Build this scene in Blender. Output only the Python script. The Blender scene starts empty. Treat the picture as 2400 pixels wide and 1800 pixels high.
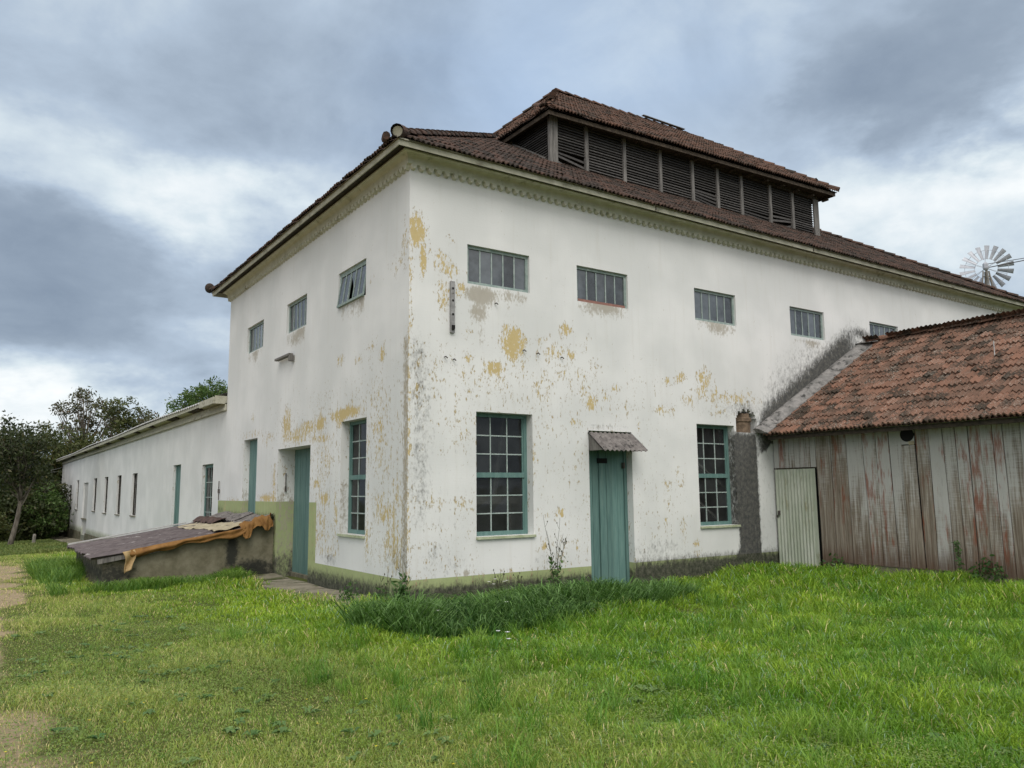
import bpy, math, random
import numpy as np
from mathutils import Vector, Matrix, Quaternion

# ------------------------------------------------------------------ camera
S = bpy.context.scene
COL = S.collection
cam_d = bpy.data.cameras.new("camera")
cam_d.sensor_width = 36.0
cam_d.lens = 36.0 * 1859.68 / 2400.0
cam_d.clip_start = 0.05
cam_d.clip_end = 2000.0
cam = bpy.data.objects.new("camera", cam_d)
COL.objects.link(cam)
_r = Vector((0.8276, -0.5612, -0.0095)).normalized()
_f = Vector((0.5573, 0.8196, 0.1329)).normalized()
_u = _r.cross(_f).normalized()
_r = _f.cross(_u).normalized()
cam.matrix_world = Matrix(((_r.x, _u.x, -_f.x, -6.0343), (_r.y, _u.y, -_f.y, -11.9961),
                           (_r.z, _u.z, -_f.z, 1.6), (0, 0, 0, 1)))
S.camera = cam
S.render.engine = 'CYCLES'
S.view_settings.view_transform = 'Standard'
S.view_settings.look = 'None'
S.view_settings.exposure = 0.22
S.view_settings.gamma = 1.0
S.cycles.max_bounces = 8
S.cycles.transparent_max_bounces = 12

# ------------------------------------------------------------------ node helper
class NT:
    def __init__(s, tree):
        s.t = tree
        tree.nodes.clear()
    def n(s, typ, **kw):
        nd = s.t.nodes.new(typ)
        for k, v in kw.items():
            setattr(nd, k, v)
        return nd
    def put(s, sock, v):
        if v is None:
            return
        if isinstance(v, bpy.types.NodeSocket):
            s.t.links.new(v, sock)
        else:
            if hasattr(sock.default_value, '__len__') and len(sock.default_value) == 4 and len(v) == 3:
                v = (*v, 1.0)
            sock.default_value = v
    def m(s, op, a, b=None, c=None, clamp=False):
        nd = s.n('ShaderNodeMath', operation=op, use_clamp=clamp)
        for i, v in enumerate((a, b, c)):
            s.put(nd.inputs[i], v)
        return nd.outputs[0]
    def vm(s, op, a, b=None):
        nd = s.n('ShaderNodeVectorMath', operation=op)
        s.put(nd.inputs[0], a)
        s.put(nd.inputs[1], b)
        return nd.outputs[0]
    def noise(s, vec, scale, detail=4, rough=0.55, color=False, dist=0.0):
        nd = s.n('ShaderNodeTexNoise')
        s.put(nd.inputs['Vector'], vec)
        nd.inputs['Scale'].default_value = scale
        nd.inputs['Detail'].default_value = detail
        nd.inputs['Roughness'].default_value = rough
        nd.inputs['Distortion'].default_value = dist
        return nd.outputs['Color' if color else 'Fac']
    def ss(s, v, a, b):
        nd = s.n('ShaderNodeMapRange', interpolation_type='SMOOTHSTEP')
        s.put(nd.inputs[0], v)
        nd.inputs[1].default_value = a
        nd.inputs[2].default_value = b
        return nd.outputs[0]
    def mix(s, f, a, b):
        nd = s.n('ShaderNodeMix', data_type='RGBA')
        s.put(nd.inputs[0], f)
        s.put(nd.inputs[6], a)
        s.put(nd.inputs[7], b)
        return nd.outputs[2]
    def ramp(s, f, stops):
        nd = s.n('ShaderNodeValToRGB')
        e = nd.color_ramp.elements
        while len(e) < len(stops):
            e.new(0.5)
        for el, (p, c) in zip(e, stops):
            el.position = p
            el.color = (*c, 1)
        s.put(nd.inputs[0], f)
        return nd.outputs[0]
    def pos(s, scale=None):
        g = s.n('ShaderNodeNewGeometry').outputs['Position']
        return s.vm('MULTIPLY', g, scale) if scale else g
    def attr(s, name):
        return s.n('ShaderNodeAttribute', attribute_name=name)
    def sep(s, v):
        nd = s.n('ShaderNodeSeparateXYZ')
        s.put(nd.inputs[0], v)
        return nd.outputs
    def bsdf(s, color, rough=0.8, bump=None, bstr=0.3, bdist=0.02, spec=0.3, metal=0.0, **kw):
        b = s.n('ShaderNodeBsdfPrincipled')
        s.put(b.inputs['Base Color'], color)
        s.put(b.inputs['Roughness'], rough)
        s.put(b.inputs['Metallic'], metal)
        b.inputs['Specular IOR Level'].default_value = spec
        for k, v in kw.items():
            s.put(b.inputs[k], v)
        if bump is not None:
            bp = s.n('ShaderNodeBump')
            bp.inputs['Strength'].default_value = bstr
            bp.inputs['Distance'].default_value = bdist
            s.put(bp.inputs['Height'], bump)
            s.t.links.new(bp.outputs[0], b.inputs['Normal'])
        return b
    def out(s, shader):
        o = s.n('ShaderNodeOutputMaterial')
        s.t.links.new(shader.outputs[0], o.inputs[0])

def newmat(name):
    m = bpy.data.materials.new(name)
    m.use_nodes = True
    return m, NT(m.node_tree)

# ------------------------------------------------------------------ sky, sun
SUN_AZ, SUN_EL = math.radians(205), math.radians(48)     # azimuth from +Y clockwise
W = bpy.data.worlds.new("World")
S.world = W
W.use_nodes = True
g = NT(W.node_tree)
d = g.n('ShaderNodeTexCoord').outputs['Generated']
dx, dy, dz = g.sep(d)
warp = g.noise(g.vm('MULTIPLY', d, (2.6, 2.6, 5.5)), 1.9, 6, 0.58, color=True)
wx, wy, wz = g.sep(warp)
az = g.m('ADD', g.m('ARCTAN2', dx, dy), g.m('MULTIPLY', g.m('SUBTRACT', wx, 0.5), 0.34))
el = g.m('ADD', g.m('ARCSINE', dz), g.m('MULTIPLY', g.m('SUBTRACT', wy, 0.5), 0.19))
# cloud sheet: streaky noise on a flat layer seen in perspective
inv = g.m('DIVIDE', 1.0, g.m('ADD', g.m('MAXIMUM', dz, 0.0), 0.42))
cv = g.n('ShaderNodeCombineXYZ')
g.put(cv.inputs[0], g.m('MULTIPLY', dx, inv))
g.put(cv.inputs[1], g.m('MULTIPLY', dy, inv))
g.put(cv.inputs[2], 0.3)
n1 = g.noise(cv.outputs[0], 1.7, 9, 0.56, dist=0.35)
n2 = g.noise(cv.outputs[0], 5.0, 8, 0.58, dist=0.25)
val = g.m('ADD', 0.455, g.m('ADD', g.m('MULTIPLY', g.m('SUBTRACT', n1, 0.5), 0.80),
                            g.m('MULTIPLY', g.m('SUBTRACT', n2, 0.5), 0.60)))
CLOUDS = [(4, 20.7, 8, 1.7, -2, .30), (13.5, 19.7, 3.6, 2.2, 0, .27), (13, 17.4, 3, 2.6, 0, .1),
          (2.5, 5.2, 12, 1.7, 0, .45), (16, 11.4, 5, 1.0, -5, .2),
          (3.5, 15.2, 9, 2.8, 0, -.22), (3, 10.6, 9, 1.9, 0, -.16), (21.5, 29, 8, 4, 0, -.14), (27, 24, 5, 3, 0, -.08),
          (62, 18.6, 7, 1.7, 8, .32), (69, 19.6, 4, 2, 10, .26), (60, 15.8, 6, 2, 0, .16), (52.5, 27, 2.0, 4, -15, .14),
          (56.5, 21.6, 2.5, 2.2, 0, .2), (48, 19, 4, 3, 0, .12), (66, 14, 6, 2, 0, .1),
          (61, 24.6, 6.5, 2.5, 6, -.30), (67, 28.5, 6, 2, 0, -.06)]
def blob(a0, e0, sa, se, rot):
    a0, e0, sa, se, rot = map(math.radians, (a0, e0, sa, se, rot))
    u = g.m('SUBTRACT', az, a0)
    v = g.m('SUBTRACT', el, e0)
    c, s_ = math.cos(rot), math.sin(rot)
    uu = g.m('DIVIDE', g.m('ADD', g.m('MULTIPLY', u, c), g.m('MULTIPLY', v, s_)), sa)
    vv = g.m('DIVIDE', g.m('SUBTRACT', g.m('MULTIPLY', v, c), g.m('MULTIPLY', u, s_)), se)
    r2 = g.m('ADD', g.m('MULTIPLY', uu, uu), g.m('MULTIPLY', vv, vv))
    return g.m('POWER', 2.718, g.m('MULTIPLY', r2, -0.5))
for a0, e0, sa, se, rot, amp in CLOUDS:
    val = g.m('MULTIPLY_ADD', blob(a0, e0, sa, se, rot), amp, val)
cc = g.ramp(val, [(0.0, (.20, .255, .335)), (0.28, (.285, .35, .435)), (0.5, (.41, .495, .60)), (0.74, (.63, .71, .76)), (1.0, (.90, .92, .92))])
cc = g.mix(g.m('MULTIPLY', blob(37, 27, 9, 6, 0), 0.45), cc, (.37, .52, .76))
# overcast brightened out of view, overhead and on the sun side, to light the walls
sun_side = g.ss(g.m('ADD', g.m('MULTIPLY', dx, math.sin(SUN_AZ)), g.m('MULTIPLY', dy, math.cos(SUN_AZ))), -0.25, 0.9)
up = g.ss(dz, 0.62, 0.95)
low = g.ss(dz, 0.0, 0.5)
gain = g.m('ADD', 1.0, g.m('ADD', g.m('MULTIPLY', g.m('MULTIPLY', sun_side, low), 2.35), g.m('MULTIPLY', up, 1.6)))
sky = g.n('ShaderNodeTexSky', sky_type='NISHITA')
sky.sun_disc = False
sky.sun_elevation = SUN_EL
sky.sun_rotation = SUN_AZ
skyc = g.vm('SCALE', sky.outputs[0])
skyc.node.inputs['Scale'].default_value = 0.09
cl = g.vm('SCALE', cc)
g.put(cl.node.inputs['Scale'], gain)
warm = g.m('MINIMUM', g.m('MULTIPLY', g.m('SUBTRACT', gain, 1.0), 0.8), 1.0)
grey = g.n('ShaderNodeRGBToBW')
g.put(grey.inputs[0], cl)
gw = g.vm('SCALE', (1.045, 1.0, 0.965))
g.put(gw.node.inputs['Scale'], grey.outputs[0])
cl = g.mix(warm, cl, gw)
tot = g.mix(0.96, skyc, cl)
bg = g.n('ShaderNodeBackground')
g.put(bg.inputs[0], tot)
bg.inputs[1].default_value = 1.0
wo = g.n('ShaderNodeOutputWorld')
W.node_tree.links.new(bg.outputs[0], wo.inputs[0])

sun_d = bpy.data.lights.new("sun", 'SUN')
sun_d.energy = 1.0
sun_d.angle = math.radians(25)
sun_d.color = (1.0, 0.96, 0.90)
sun = bpy.data.objects.new("sun", sun_d)
COL.objects.link(sun)
sv = Vector((math.sin(SUN_AZ) * math.cos(SUN_EL), math.cos(SUN_AZ) * math.cos(SUN_EL), math.sin(SUN_EL)))
sun.rotation_euler = sv.to_track_quat('Z', 'Y').to_euler()
sun.location = (-10, -20, 30)

# ------------------------------------------------------------------ mesh helper
ORI = {}
def link_mesh(name, me, mat, parent, origin):
    o = bpy.data.objects.new(name, me)
    COL.objects.link(o)
    if mat is not None:
        me.materials.append(mat)
    o_w = Vector(origin)
    if parent is not None:
        o.parent = parent
        o.location = o_w - ORI[parent]
    else:
        o.location = o_w
    ORI[o] = o_w
    return o

def tag(o, label=None, cat=None, group=None, kind=None):
    if label: o['label'] = label
    if cat: o['category'] = cat
    if group: o['group'] = group
    if kind: o['kind'] = kind
    return o

def empty(name, loc, label, cat, group=None):
    o = bpy.data.objects.new(name, None)
    COL.objects.link(o)
    o.location = loc
    ORI[o] = Vector(loc)
    return tag(o, label, cat, group)

class MB:
    def __init__(s):
        s.v, s.f, s.c = [], [], []
        s.tint = (0.5, 0.5, 0.5, 1.0)
    def add(s, verts, faces, tint=None):
        b = len(s.v)
        s.v.extend([tuple(p) for p in verts])
        s.f.extend([tuple(b + i for i in f) for f in faces])
        t = tint or s.tint
        if isinstance(t, list):
            s.c.extend(t)
        else:
            s.c.extend([t] * len(verts))
    def quad(s, a, b, c, d, tint=None):
        s.add([a, b, c, d], [(0, 1, 2, 3)], tint)
    def obox(s, o, X, Y, Z, tint=None):
        """box from corner o along vectors X, Y, Z"""
        o, X, Y, Z = Vector(o), Vector(X), Vector(Y), Vector(Z)
        v = [o, o + X, o + X + Y, o + Y, o + Z, o + X + Z, o + X + Y + Z, o + Y + Z]
        s.add(v, [(0, 3, 2, 1), (4, 5, 6, 7), (0, 1, 5, 4), (1, 2, 6, 5), (2, 3, 7, 6), (3, 0, 4, 7)], tint)
    def box(s, a, b, tint=None):
        a = [min(p, q) for p, q in zip(a, b)], [max(p, q) for p, q in zip(a, b)]
        lo, hi = a
        s.obox(lo, (hi[0] - lo[0], 0, 0), (0, hi[1] - lo[1], 0), (0, 0, hi[2] - lo[2]), tint)
    def bar(s, a, b, w, h, up=(0, 0, 1), tint=None):
        a, b = Vector(a), Vector(b)
        t = (b - a)
        n = t.normalized()
        side = n.cross(Vector(up))
        if side.length < 1e-4:
            side = n.cross(Vector((1, 0, 0)))
        side.normalize()
        u = side.cross(n).normalized()
        s.obox(a - side * w / 2 - u * h / 2, t, side * w, u * h, tint)
    def tube(s, pts, rad, sides=8, cap=True, tint=None):
        pts = [Vector(p) for p in pts]
        if not hasattr(rad, '__len__'):
            rad = [rad] * len(pts)
        vs, fs = [], []
        ref = None
        for i, p in enumerate(pts):
            a = pts[max(i - 1, 0)]
            b = pts[min(i + 1, len(pts) - 1)]
            t = (b - a).normalized()
            if ref is None:
                ref = t.orthogonal().normalized()
            x = (ref - t * ref.dot(t))
            x = x.normalized() if x.length > 1e-5 else t.orthogonal().normalized()
            ref = x
            y = t.cross(x)
            for k in range(sides):
                an = 2 * math.pi * k / sides
                vs.append(p + (x * math.cos(an) + y * math.sin(an)) * rad[i])
        for i in range(len(pts) - 1):
            for k in range(sides):
                k2 = (k + 1) % sides
                fs.append((i * sides + k, i * sides + k2, (i + 1) * sides + k2, (i + 1) * sides + k))
        if cap:
            fs.append(tuple(reversed(range(sides))))
            fs.append(tuple((len(pts) - 1) * sides + k for k in range(sides)))
        s.add(vs, fs, tint)
    def build(s, name, mat, parent=None, smooth=False, origin=None):
        if not s.v:
            return None
        a = np.array([(p[0], p[1], p[2]) for p in s.v], dtype=np.float64)
        if origin is None:
            origin = ((a[:, 0].min() + a[:, 0].max()) / 2, (a[:, 1].min() + a[:, 1].max()) / 2, a[:, 2].min())
        a -= np.array(origin)
        me = bpy.data.meshes.new(name)
        me.from_pydata([tuple(p) for p in a], [], s.f)
        ca = me.color_attributes.new('tint', 'FLOAT_COLOR', 'POINT')
        ca.data.foreach_set('color', np.array(s.c, dtype=np.float32).ravel())
        if smooth:
            me.polygons.foreach_set('use_smooth', [True] * len(me.polygons))
        me.update()
        return link_mesh(name, me, mat, parent, origin)
# ------------------------------------------------------------------ materials
M = {}
def mat_plaster():
    m, t = newmat('plaster')
    P = t.pos()
    w = t.attr('wear')
    wr, wg, wb = t.sep(w.outputs['Vector'])
    wa = w.outputs['Alpha']
    x, y, z = t.sep(P)
    broad = t.noise(P, 0.7, 3, 0.5)
    nA = t.noise(t.vm('MULTIPLY', P, (1, 1, 0.42)), 9.0, 8, 0.72)
    nB = t.noise(t.vm('MULTIPLY', P, (1, 1, 0.48)), 27.0, 5, 0.68)
    nn = t.m('ADD', t.m('MULTIPLY', nA, 0.5), t.m('MULTIPLY', nB, 0.5))
    def mask(a, n, k, off, soft):
        return t.ss(t.m('ADD', a, t.m('SUBTRACT', t.m('MULTIPLY', t.m('SUBTRACT', n, 0.5), k), off)), 0.0, soft)
    # white limewash with faint dirt clouds and drips
    drip = t.noise(t.vm('MULTIPLY', P, (9, 9, 0.7)), 1.0, 5, 0.6)
    white = t.mix(t.ss(broad, 0.35, 0.7), (.62, .635, .625), (.715, .725, .715))
    white = t.mix(t.m('MULTIPLY', t.ss(drip, 0.5, 0.78), 0.20), white, (.50, .48, .42))
    # olive green dado paint
    gn = t.noise(P, 3.0, 5, 0.6)
    green = t.mix(gn, (.27, .325, .145), (.37, .42, .22))
    green = t.mix(t.m('MULTIPLY', t.ss(drip, 0.5, 0.72), 0.35), green, (.48, .46, .28))
    base = t.mix(wb, white, green)
    # older ochre coat and bare render where the paint has come off
    pm = mask(t.m('MULTIPLY', wr, .92), nn, 4.2, 0.45, 0.20)
    och = t.mix(t.noise(P, 14, 3, 0.6), (.47, .37, .17), (.56, .46, .25))
    bare = t.mix(nB, (.27, .23, .165), (.42, .36, .25))
    och2 = t.mix(t.ss(t.m('ADD', wr, t.m('MULTIPLY', t.m('SUBTRACT', nA, 0.5), 1.4)), 0.33, 0.66), bare, och)
    base = t.mix(pm, base, och2)
    ym = mask(wa, nn, 2.0, 0.42, 0.3)
    base = t.mix(t.m('MULTIPLY', ym, 0.8), base, t.mix(nA, (.25, .22, .17), (.42, .39, .32)))
    # black mould
    nG = t.noise(t.vm('MULTIPLY', P, (1, 1, 0.6)), 9.0, 8, 0.72)
    gm = mask(wg, t.m('ADD', t.m('MULTIPLY', nG, 0.6), t.m('MULTIPLY', nB, 0.4)), 2.4, 0.22, 0.75)
    base = t.mix(t.m('MULTIPLY', gm, 0.93), base, t.mix(t.ss(t.noise(P, 11, 8, .75), .38, .66), (.014, .016, .016), (.088, .085, .072)))
    hz = t.noise(t.vm('MULTIPLY', P, (3, 3, 22)), 1.6, 4, 0.6)
    h = t.m('ADD', t.m('MULTIPLY', nB, 0.35), t.m('SUBTRACT', t.m('MULTIPLY', hz, 0.35), t.m('MULTIPLY', pm, 0.7)))
    t.out(t.bsdf(base, 0.88, h, 0.35, 0.012, spec=0.2))
    return m
def mat_simple(name, c0, c1, scale=6.0, vec=(1, 1, 1), rough=0.8, bstr=0.3, bdist=0.01, spec=0.3, metal=0.0, dirt=None, dirt_at=(0.55, 0.7), dscale=2.0, tint=0.0):
    m, t = newmat(name)
    P = t.pos(vec)
    n = t.noise(P, scale, 7, 0.62)
    c = t.mix(t.ss(n, 0.3, 0.7), c0, c1)
    if dirt:
        c = t.mix(t.ss(t.noise(P, dscale, 7, 0.68), *dirt_at), c, dirt)
    if tint:
        a = t.sep(t.attr('tint').outputs['Vector'])[0]
        hs = t.n('ShaderNodeHueSaturation')
        t.put(hs.inputs['Color'], c)
        t.put(hs.inputs['Value'], t.m('ADD', 1 - tint / 2, t.m('MULTIPLY', a, tint)))
        c = hs.outputs[0]
    t.out(t.bsdf(c, rough, n, bstr, bdist, spec, metal))
    return m
def mat_tile(name, clay, dark, lichen, lich_amt, dark_amt):
    m, t = newmat(name)
    P = t.pos()
    a = t.attr('tint')
    r, gg, b = t.sep(a.outputs['Vector'])
    c = t.mix(t.m('ADD', t.m('MULTIPLY', r, 0.55), t.m('MULTIPLY', t.noise(P, 5.0, 4, 0.6), 0.45)), clay[0], clay[1])
    n = t.noise(P, 2.2, 6, 0.65)
    nf = t.noise(P, 19.0, 6, 0.7)
    nf2 = t.noise(P, 34.0, 4, 0.65)
    k = t.m('ADD', t.m('ADD', t.m('MULTIPLY', n, 0.55), t.m('MULTIPLY', nf, 0.45)), t.m('MULTIPLY', t.m('SUBTRACT', gg, 0.5), 0.13))
    c = t.mix(t.m('MULTIPLY', t.ss(k, 0.62 - dark_amt, 0.72 - dark_amt), 0.9), c, dark)
    c = t.mix(t.m('MULTIPLY', t.ss(t.m('ADD', t.m('MULTIPLY', nf2, 0.7), t.m('MULTIPLY', b, 0.10)), 0.62 - lich_amt, 0.74 - lich_amt), 0.75), c, lichen)
    t.out(t.bsdf(c, 0.92, nf, 0.5, 0.01, spec=0.15))
    return m
def mat_planks():
    m, t = newmat('weathered_planks')
    P = t.pos()
    a = t.attr('tint')
    r, gg, b = t.sep(a.outputs['Vector'])
    off = t.n('ShaderNodeCombineXYZ')
    t.put(off.inputs[0], t.m('MULTIPLY', r, 37.0))
    t.put(off.inputs[1], t.m('MULTIPLY', r, 11.0))
    t.put(off.inputs[2], t.m('MULTIPLY', r, 5.0))
    Q = t.vm('ADD', P, off.outputs[0])
    grain = t.noise(t.vm('MULTIPLY', Q, (30, 30, 1.1)), 1.0, 6, 0.65, dist=0.4)
    fine = t.noise(t.vm('MULTIPLY', Q, (85, 85, 4)), 1.0, 4, 0.6)
    saw = t.noise(t.vm('MULTIPLY', Q, (4, 4, 75)), 1.0, 2, 0.5)
    patch = t.noise(t.vm('MULTIPLY', Q, (5, 5, 0.8)), 1.0, 4, 0.6)
    patch2 = t.noise(t.vm('MULTIPLY', Q, (7, 7, 1.3)), 1.3, 5, 0.65)
    z = t.sep(P)[2]
    c = t.mix(t.ss(grain, 0.3, 0.7), (.13, .105, .08), (.30, .265, .22))
    # remains of whitewash
    wv = t.m('ADD', t.m('ADD', t.m('MULTIPLY', grain, 0.4), t.m('MULTIPLY', patch, 0.6)), t.m('ADD', t.m('MULTIPLY', gg, 0.30), t.m('MULTIPLY', t.m('SUBTRACT', saw, 0.5), 0.22)))
    wv = t.m('ADD', wv, t.m('MULTIPLY', t.m('SUBTRACT', t.ss(z, 0.2, 2.4), 0.35), 0.20))
    c = t.mix(t.m('MULTIPLY', t.ss(wv, 0.58, 0.84), 0.8), c, (.46, .47, .46))
    # old red paint
    rv = t.m('ADD', t.m('MULTIPLY', patch2, 0.75), t.m('ADD', t.m('MULTIPLY', b, 0.22), t.m('MULTIPLY', fine, 0.15)))
    c = t.mix(t.m('MULTIPLY', t.ss(rv, 0.61, 0.75), 0.75), c, (.20, .055, .026))
    # splash of earth on the foot of the boards
    ft = t.ss(t.m('ADD', z, t.m('MULTIPLY', t.m('SUBTRACT', grain, 0.5), 0.7)), 0.55, 0.0)
    c = t.mix(t.m('MULTIPLY', ft, 0.75), c, (.10, .062, .042))
    c = t.mix(t.m('MULTIPLY', t.ss(fine, 0.62, 0.75), 0.5), c, (.03, .026, .022))
    t.out(t.bsdf(c, 0.9, t.m('ADD', grain, t.m('MULTIPLY', fine, 0.6)), 0.5, 0.008, spec=0.2))
    return m
def mat_leaf(name, ca, cb, cc, trans=0.35, rough=0.5):
    m, t = newmat(name)
    a = t.sep(t.attr('tint').outputs['Vector'])
    c = t.mix(a[0], ca, cb)
    c = t.mix(t.ss(a[1], 0.8, 1.0), c, cc)
    b = t.bsdf(c, rough, spec=0.3)
    tr = t.n('ShaderNodeBsdfTranslucent')
    t.put(tr.inputs[0], c)
    mx = t.n('ShaderNodeMixShader')
    mx.inputs[0].default_value = trans
    t.t.links.new(b.outputs[0], mx.inputs[1])
    t.t.links.new(tr.outputs[0], mx.inputs[2])
    t.out(mx)
    return m
def mat_attrcolor(name, trans=0.3, rough=0.5, spec=0.3):
    m, t = newmat(name)
    c = t.attr('tint').outputs['Color']
    b = t.bsdf(c, rough, spec=spec)
    tr = t.n('ShaderNodeBsdfTranslucent')
    t.put(tr.inputs[0], c)
    mx = t.n('ShaderNodeMixShader')
    mx.inputs[0].default_value = trans
    t.t.links.new(b.outputs[0], mx.inputs[1])
    t.t.links.new(tr.outputs[0], mx.inputs[2])
    t.out(mx)
    return m
def mat_glass(name, see, dust_sheen):
    m, t = newmat(name)
    P = t.pos()
    n = t.noise(P, 5.0, 5, 0.6)
    wob = t.noise(P, 2.5, 2, 0.5)
    pr = t.sep(t.attr('tint').outputs['Vector'])[0]
    k = t.m('ADD', t.m('MULTIPLY', n, .6), t.m('MULTIPLY', pr, .4))
    b = t.bsdf(t.mix(t.ss(k, .25, .75), tuple(q * .45 for q in dust_sheen), tuple(q * 1.4 for q in dust_sheen)), 0.10, wob, 0.15, 0.02, spec=0.6)  # pane colour mixes dust with painted reflection, varied per pane
    t.put(b.inputs['Roughness'], t.m('MULTIPLY_ADD', n, 0.10, 0.01))
    tr = t.n('ShaderNodeBsdfTransparent')
    tr.inputs[0].default_value = (.85, .88, .87, 1)
    mx = t.n('ShaderNodeMixShader')
    mx.inputs[0].default_value = see
    t.t.links.new(b.outputs[0], mx.inputs[1])
    t.t.links.new(tr.outputs[0], mx.inputs[2])
    t.out(mx)
    return m
def mat_ground():
    m, t = newmat('soil_and_short_turf')
    P = t.pos()
    n = t.noise(P, 0.55, 5, 0.6)
    nf = t.noise(P, 9.0, 7, 0.7)
    nf2 = t.noise(P, 40.0, 4, 0.7)
    a = t.sep(t.attr('tint').outputs['Vector'])[0]      # bareness
    turf = t.mix(nf, (.045, .062, .016), (.115, .13, .04))
    soil = t.mix(nf2, (.22, .165, .105), (.42, .335, .225))
    soil = t.mix(t.ss(nf, 0.5, 0.7), soil, (.11, .12, .045))
    k = t.m('ADD', a, t.m('MULTIPLY', t.m('SUBTRACT', t.m('ADD', t.m('MULTIPLY', n, .6), t.m('MULTIPLY', nf, .4)), 0.5), 1.3))
    c = t.mix(t.ss(k, 0.4, 0.62), turf, soil)
    t.out(t.bsdf(c, 0.95, t.m('ADD', nf, nf2), 0.6, 0.03, spec=0.1))
    return m
M['plaster'] = mat_plaster()
M['trim'] = mat_simple('cream_trim', (.46, .46, .36), (.56, .56, .47), 5, (1, 1, 1), 0.85, 0.2, dirt=(.17, .16, .10), dirt_at=(.56, .76), dscale=3)
M['fascia'] = mat_simple('weathered_fascia', (.34, .34, .26), (.46, .45, .37), 5, (1, 1, 2), 0.85, 0.3, dirt=(.12, .10, .065), dirt_at=(.54, .74), dscale=2.2)
M['tile_main'] = mat_tile('old_dark_clay_tile', ((.053, .042, .036), (.108, .061, .045)), (.034, .030, .026), (.24, .225, .20), .12, .17)
M['tile_lantern'] = mat_tile('worn_clay_tile', ((.068, .051, .042), (.15, .080, .055)), (.042, .036, .029), (.26, .235, .19), .10, .13)
M['tile_shed'] = mat_tile('red_clay_tile', ((.095, .069, .053), (.245, .128, .087)), (.036, .032, .025), (.35, .32, .275), .175, .14)
M['teal'] = mat_simple('teal_paint', (.085, .165, .155), (.13, .225, .205), 3, (6, 6, .6), 0.6, 0.25, .006, dirt=(.20, .28, .25), dirt_at=(.60, .78), dscale=1.6, tint=.35)
M['sash'] = mat_simple('flaking_sash_paint', (.19, .26, .24), (.30, .36, .34), 14, (1, 1, 1), 0.7, 0.3, .006, dirt=(.42, .46, .44), dirt_at=(.56, .68), dscale=9)
M['bar'] = mat_simple('pale_glazing_bars', (.24, .31, .29), (.38, .44, .42), 12, (1, 1, 1), 0.7, 0.3, .006)
M['reddish'] = mat_simple('bare_red_sill', (.20, .10, .08), (.28, .15, .12), 9, (1, 1, 1), 0.8)
M['sill'] = mat_simple('mossy_sill', (.30, .34, .21), (.46, .49, .36), 6, (1, 1, 1), 0.9, 0.4, dirt=(.17, .20, .08), dirt_at=(.55, .7), dscale=5)
M['louvre'] = mat_simple('black_louvre_wood', (.035, .033, .032), (.095, .09, .085), 4, (3, 3, 20), 0.85, 0.4, tint=.8)
M['greywood'] = mat_simple('grey_wood', (.10, .096, .09), (.225, .215, .20), 2.2, (14, 14, 1), 0.9, 0.5, dirt=(.05, .045, .04), dirt_at=(.58, .68), dscale=3)
M['darkwood'] = mat_simple('dark_timber', (.03, .026, .022), (.075, .06, .045), 3, (4, 4, 4), 0.9, 0.4)
M['eavewood'] = mat_simple('brown_eave_wood', (.05, .039, .029), (.115, .09, .066), 3, (4, 4, 4), 0.9, 0.4)
M['planks'] = mat_planks()
M['asbestos'] = mat_simple('grey_fibre_cement', (.115, .105, .10), (.21, .195, .185), 7, (1, 1, 1), 0.93, 0.4, dirt=(.035, .033, .032), dirt_at=(.52, .66), dscale=11)
M['ramp_roof'] = mat_simple('dark_fibre_cement', (.075, .062, .065), (.15, .13, .13), 6, (1, 6, 1), 0.95, 0.5, dirt=(.42, .41, .40), dirt_at=(.60, .70), dscale=2.6)
M['flash'] = mat_simple('lichened_flashing', (.13, .13, .125), (.27, .26, .25), 5, (1, 1, 1), 0.9, 0.3, dirt=(.045, .045, .043), dirt_at=(.5, .66), dscale=6)
M['wing_roof'] = mat_simple('pale_roof_sheet', (.36, .36, .35), (.5, .5, .49), 3, (1, 1, 1), 0.8, 0.2)
M['corr_door'] = mat_simple('greenish_corrugated_sheet', (.33, .37, .29), (.46, .49, .42), 3, (2, 2, .6), 0.6, 0.15, dirt=(.20, .19, .10), dirt_at=(.55, .72), dscale=2, spec=.4)
M['concrete'] = mat_simple('damp_concrete', (.135, .125, .085), (.235, .22, .165), 3, (1, 1, .7), 0.92, 0.5, .015, dirt=(.03, .033, .028), dirt_at=(.48, .66), dscale=1.1)
def mat_cellar():
    m, t = newmat('mouldy_cellar_wall')
    P = t.pos()
    x, y, z = t.sep(P)
    n = t.noise(P, 3.0, 7, .65)
    n2 = t.noise(P, 10.0, 7, .7)
    c = t.mix(t.ss(n, .3, .7), (.125, .115, .075), (.225, .21, .15))
    def bl(cx, cz, sx, sz):
        u = t.m('DIVIDE', t.m('SUBTRACT', x, cx), sx); w = t.m('DIVIDE', t.m('SUBTRACT', z, cz), sz)
        return t.m('POWER', 2.718, t.m('MULTIPLY', t.m('ADD', t.m('MULTIPLY', u, u), t.m('MULTIPLY', w, w)), -.8))
    k = t.m('MAXIMUM', t.m('MAXIMUM', bl(-.95, .25, .16, .45), bl(-.45, -.25, .65, .36)), t.m('MULTIPLY', bl(-3.4, -.1, .5, .3), .8))
    k = t.m('ADD', k, t.m('MULTIPLY', t.m('SUBTRACT', n2, .5), 1.3))
    c = t.mix(t.m('MULTIPLY', t.ss(k, .25, .85), .92), c, (.022, .024, .022))
    c = t.mix(t.m('MULTIPLY', t.ss(n2, .55, .75), .4), c, (.05, .055, .03))
    t.out(t.bsdf(c, .93, n2, .5, .015, spec=.15))
    return m
M['cellar'] = mat_cellar()
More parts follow.
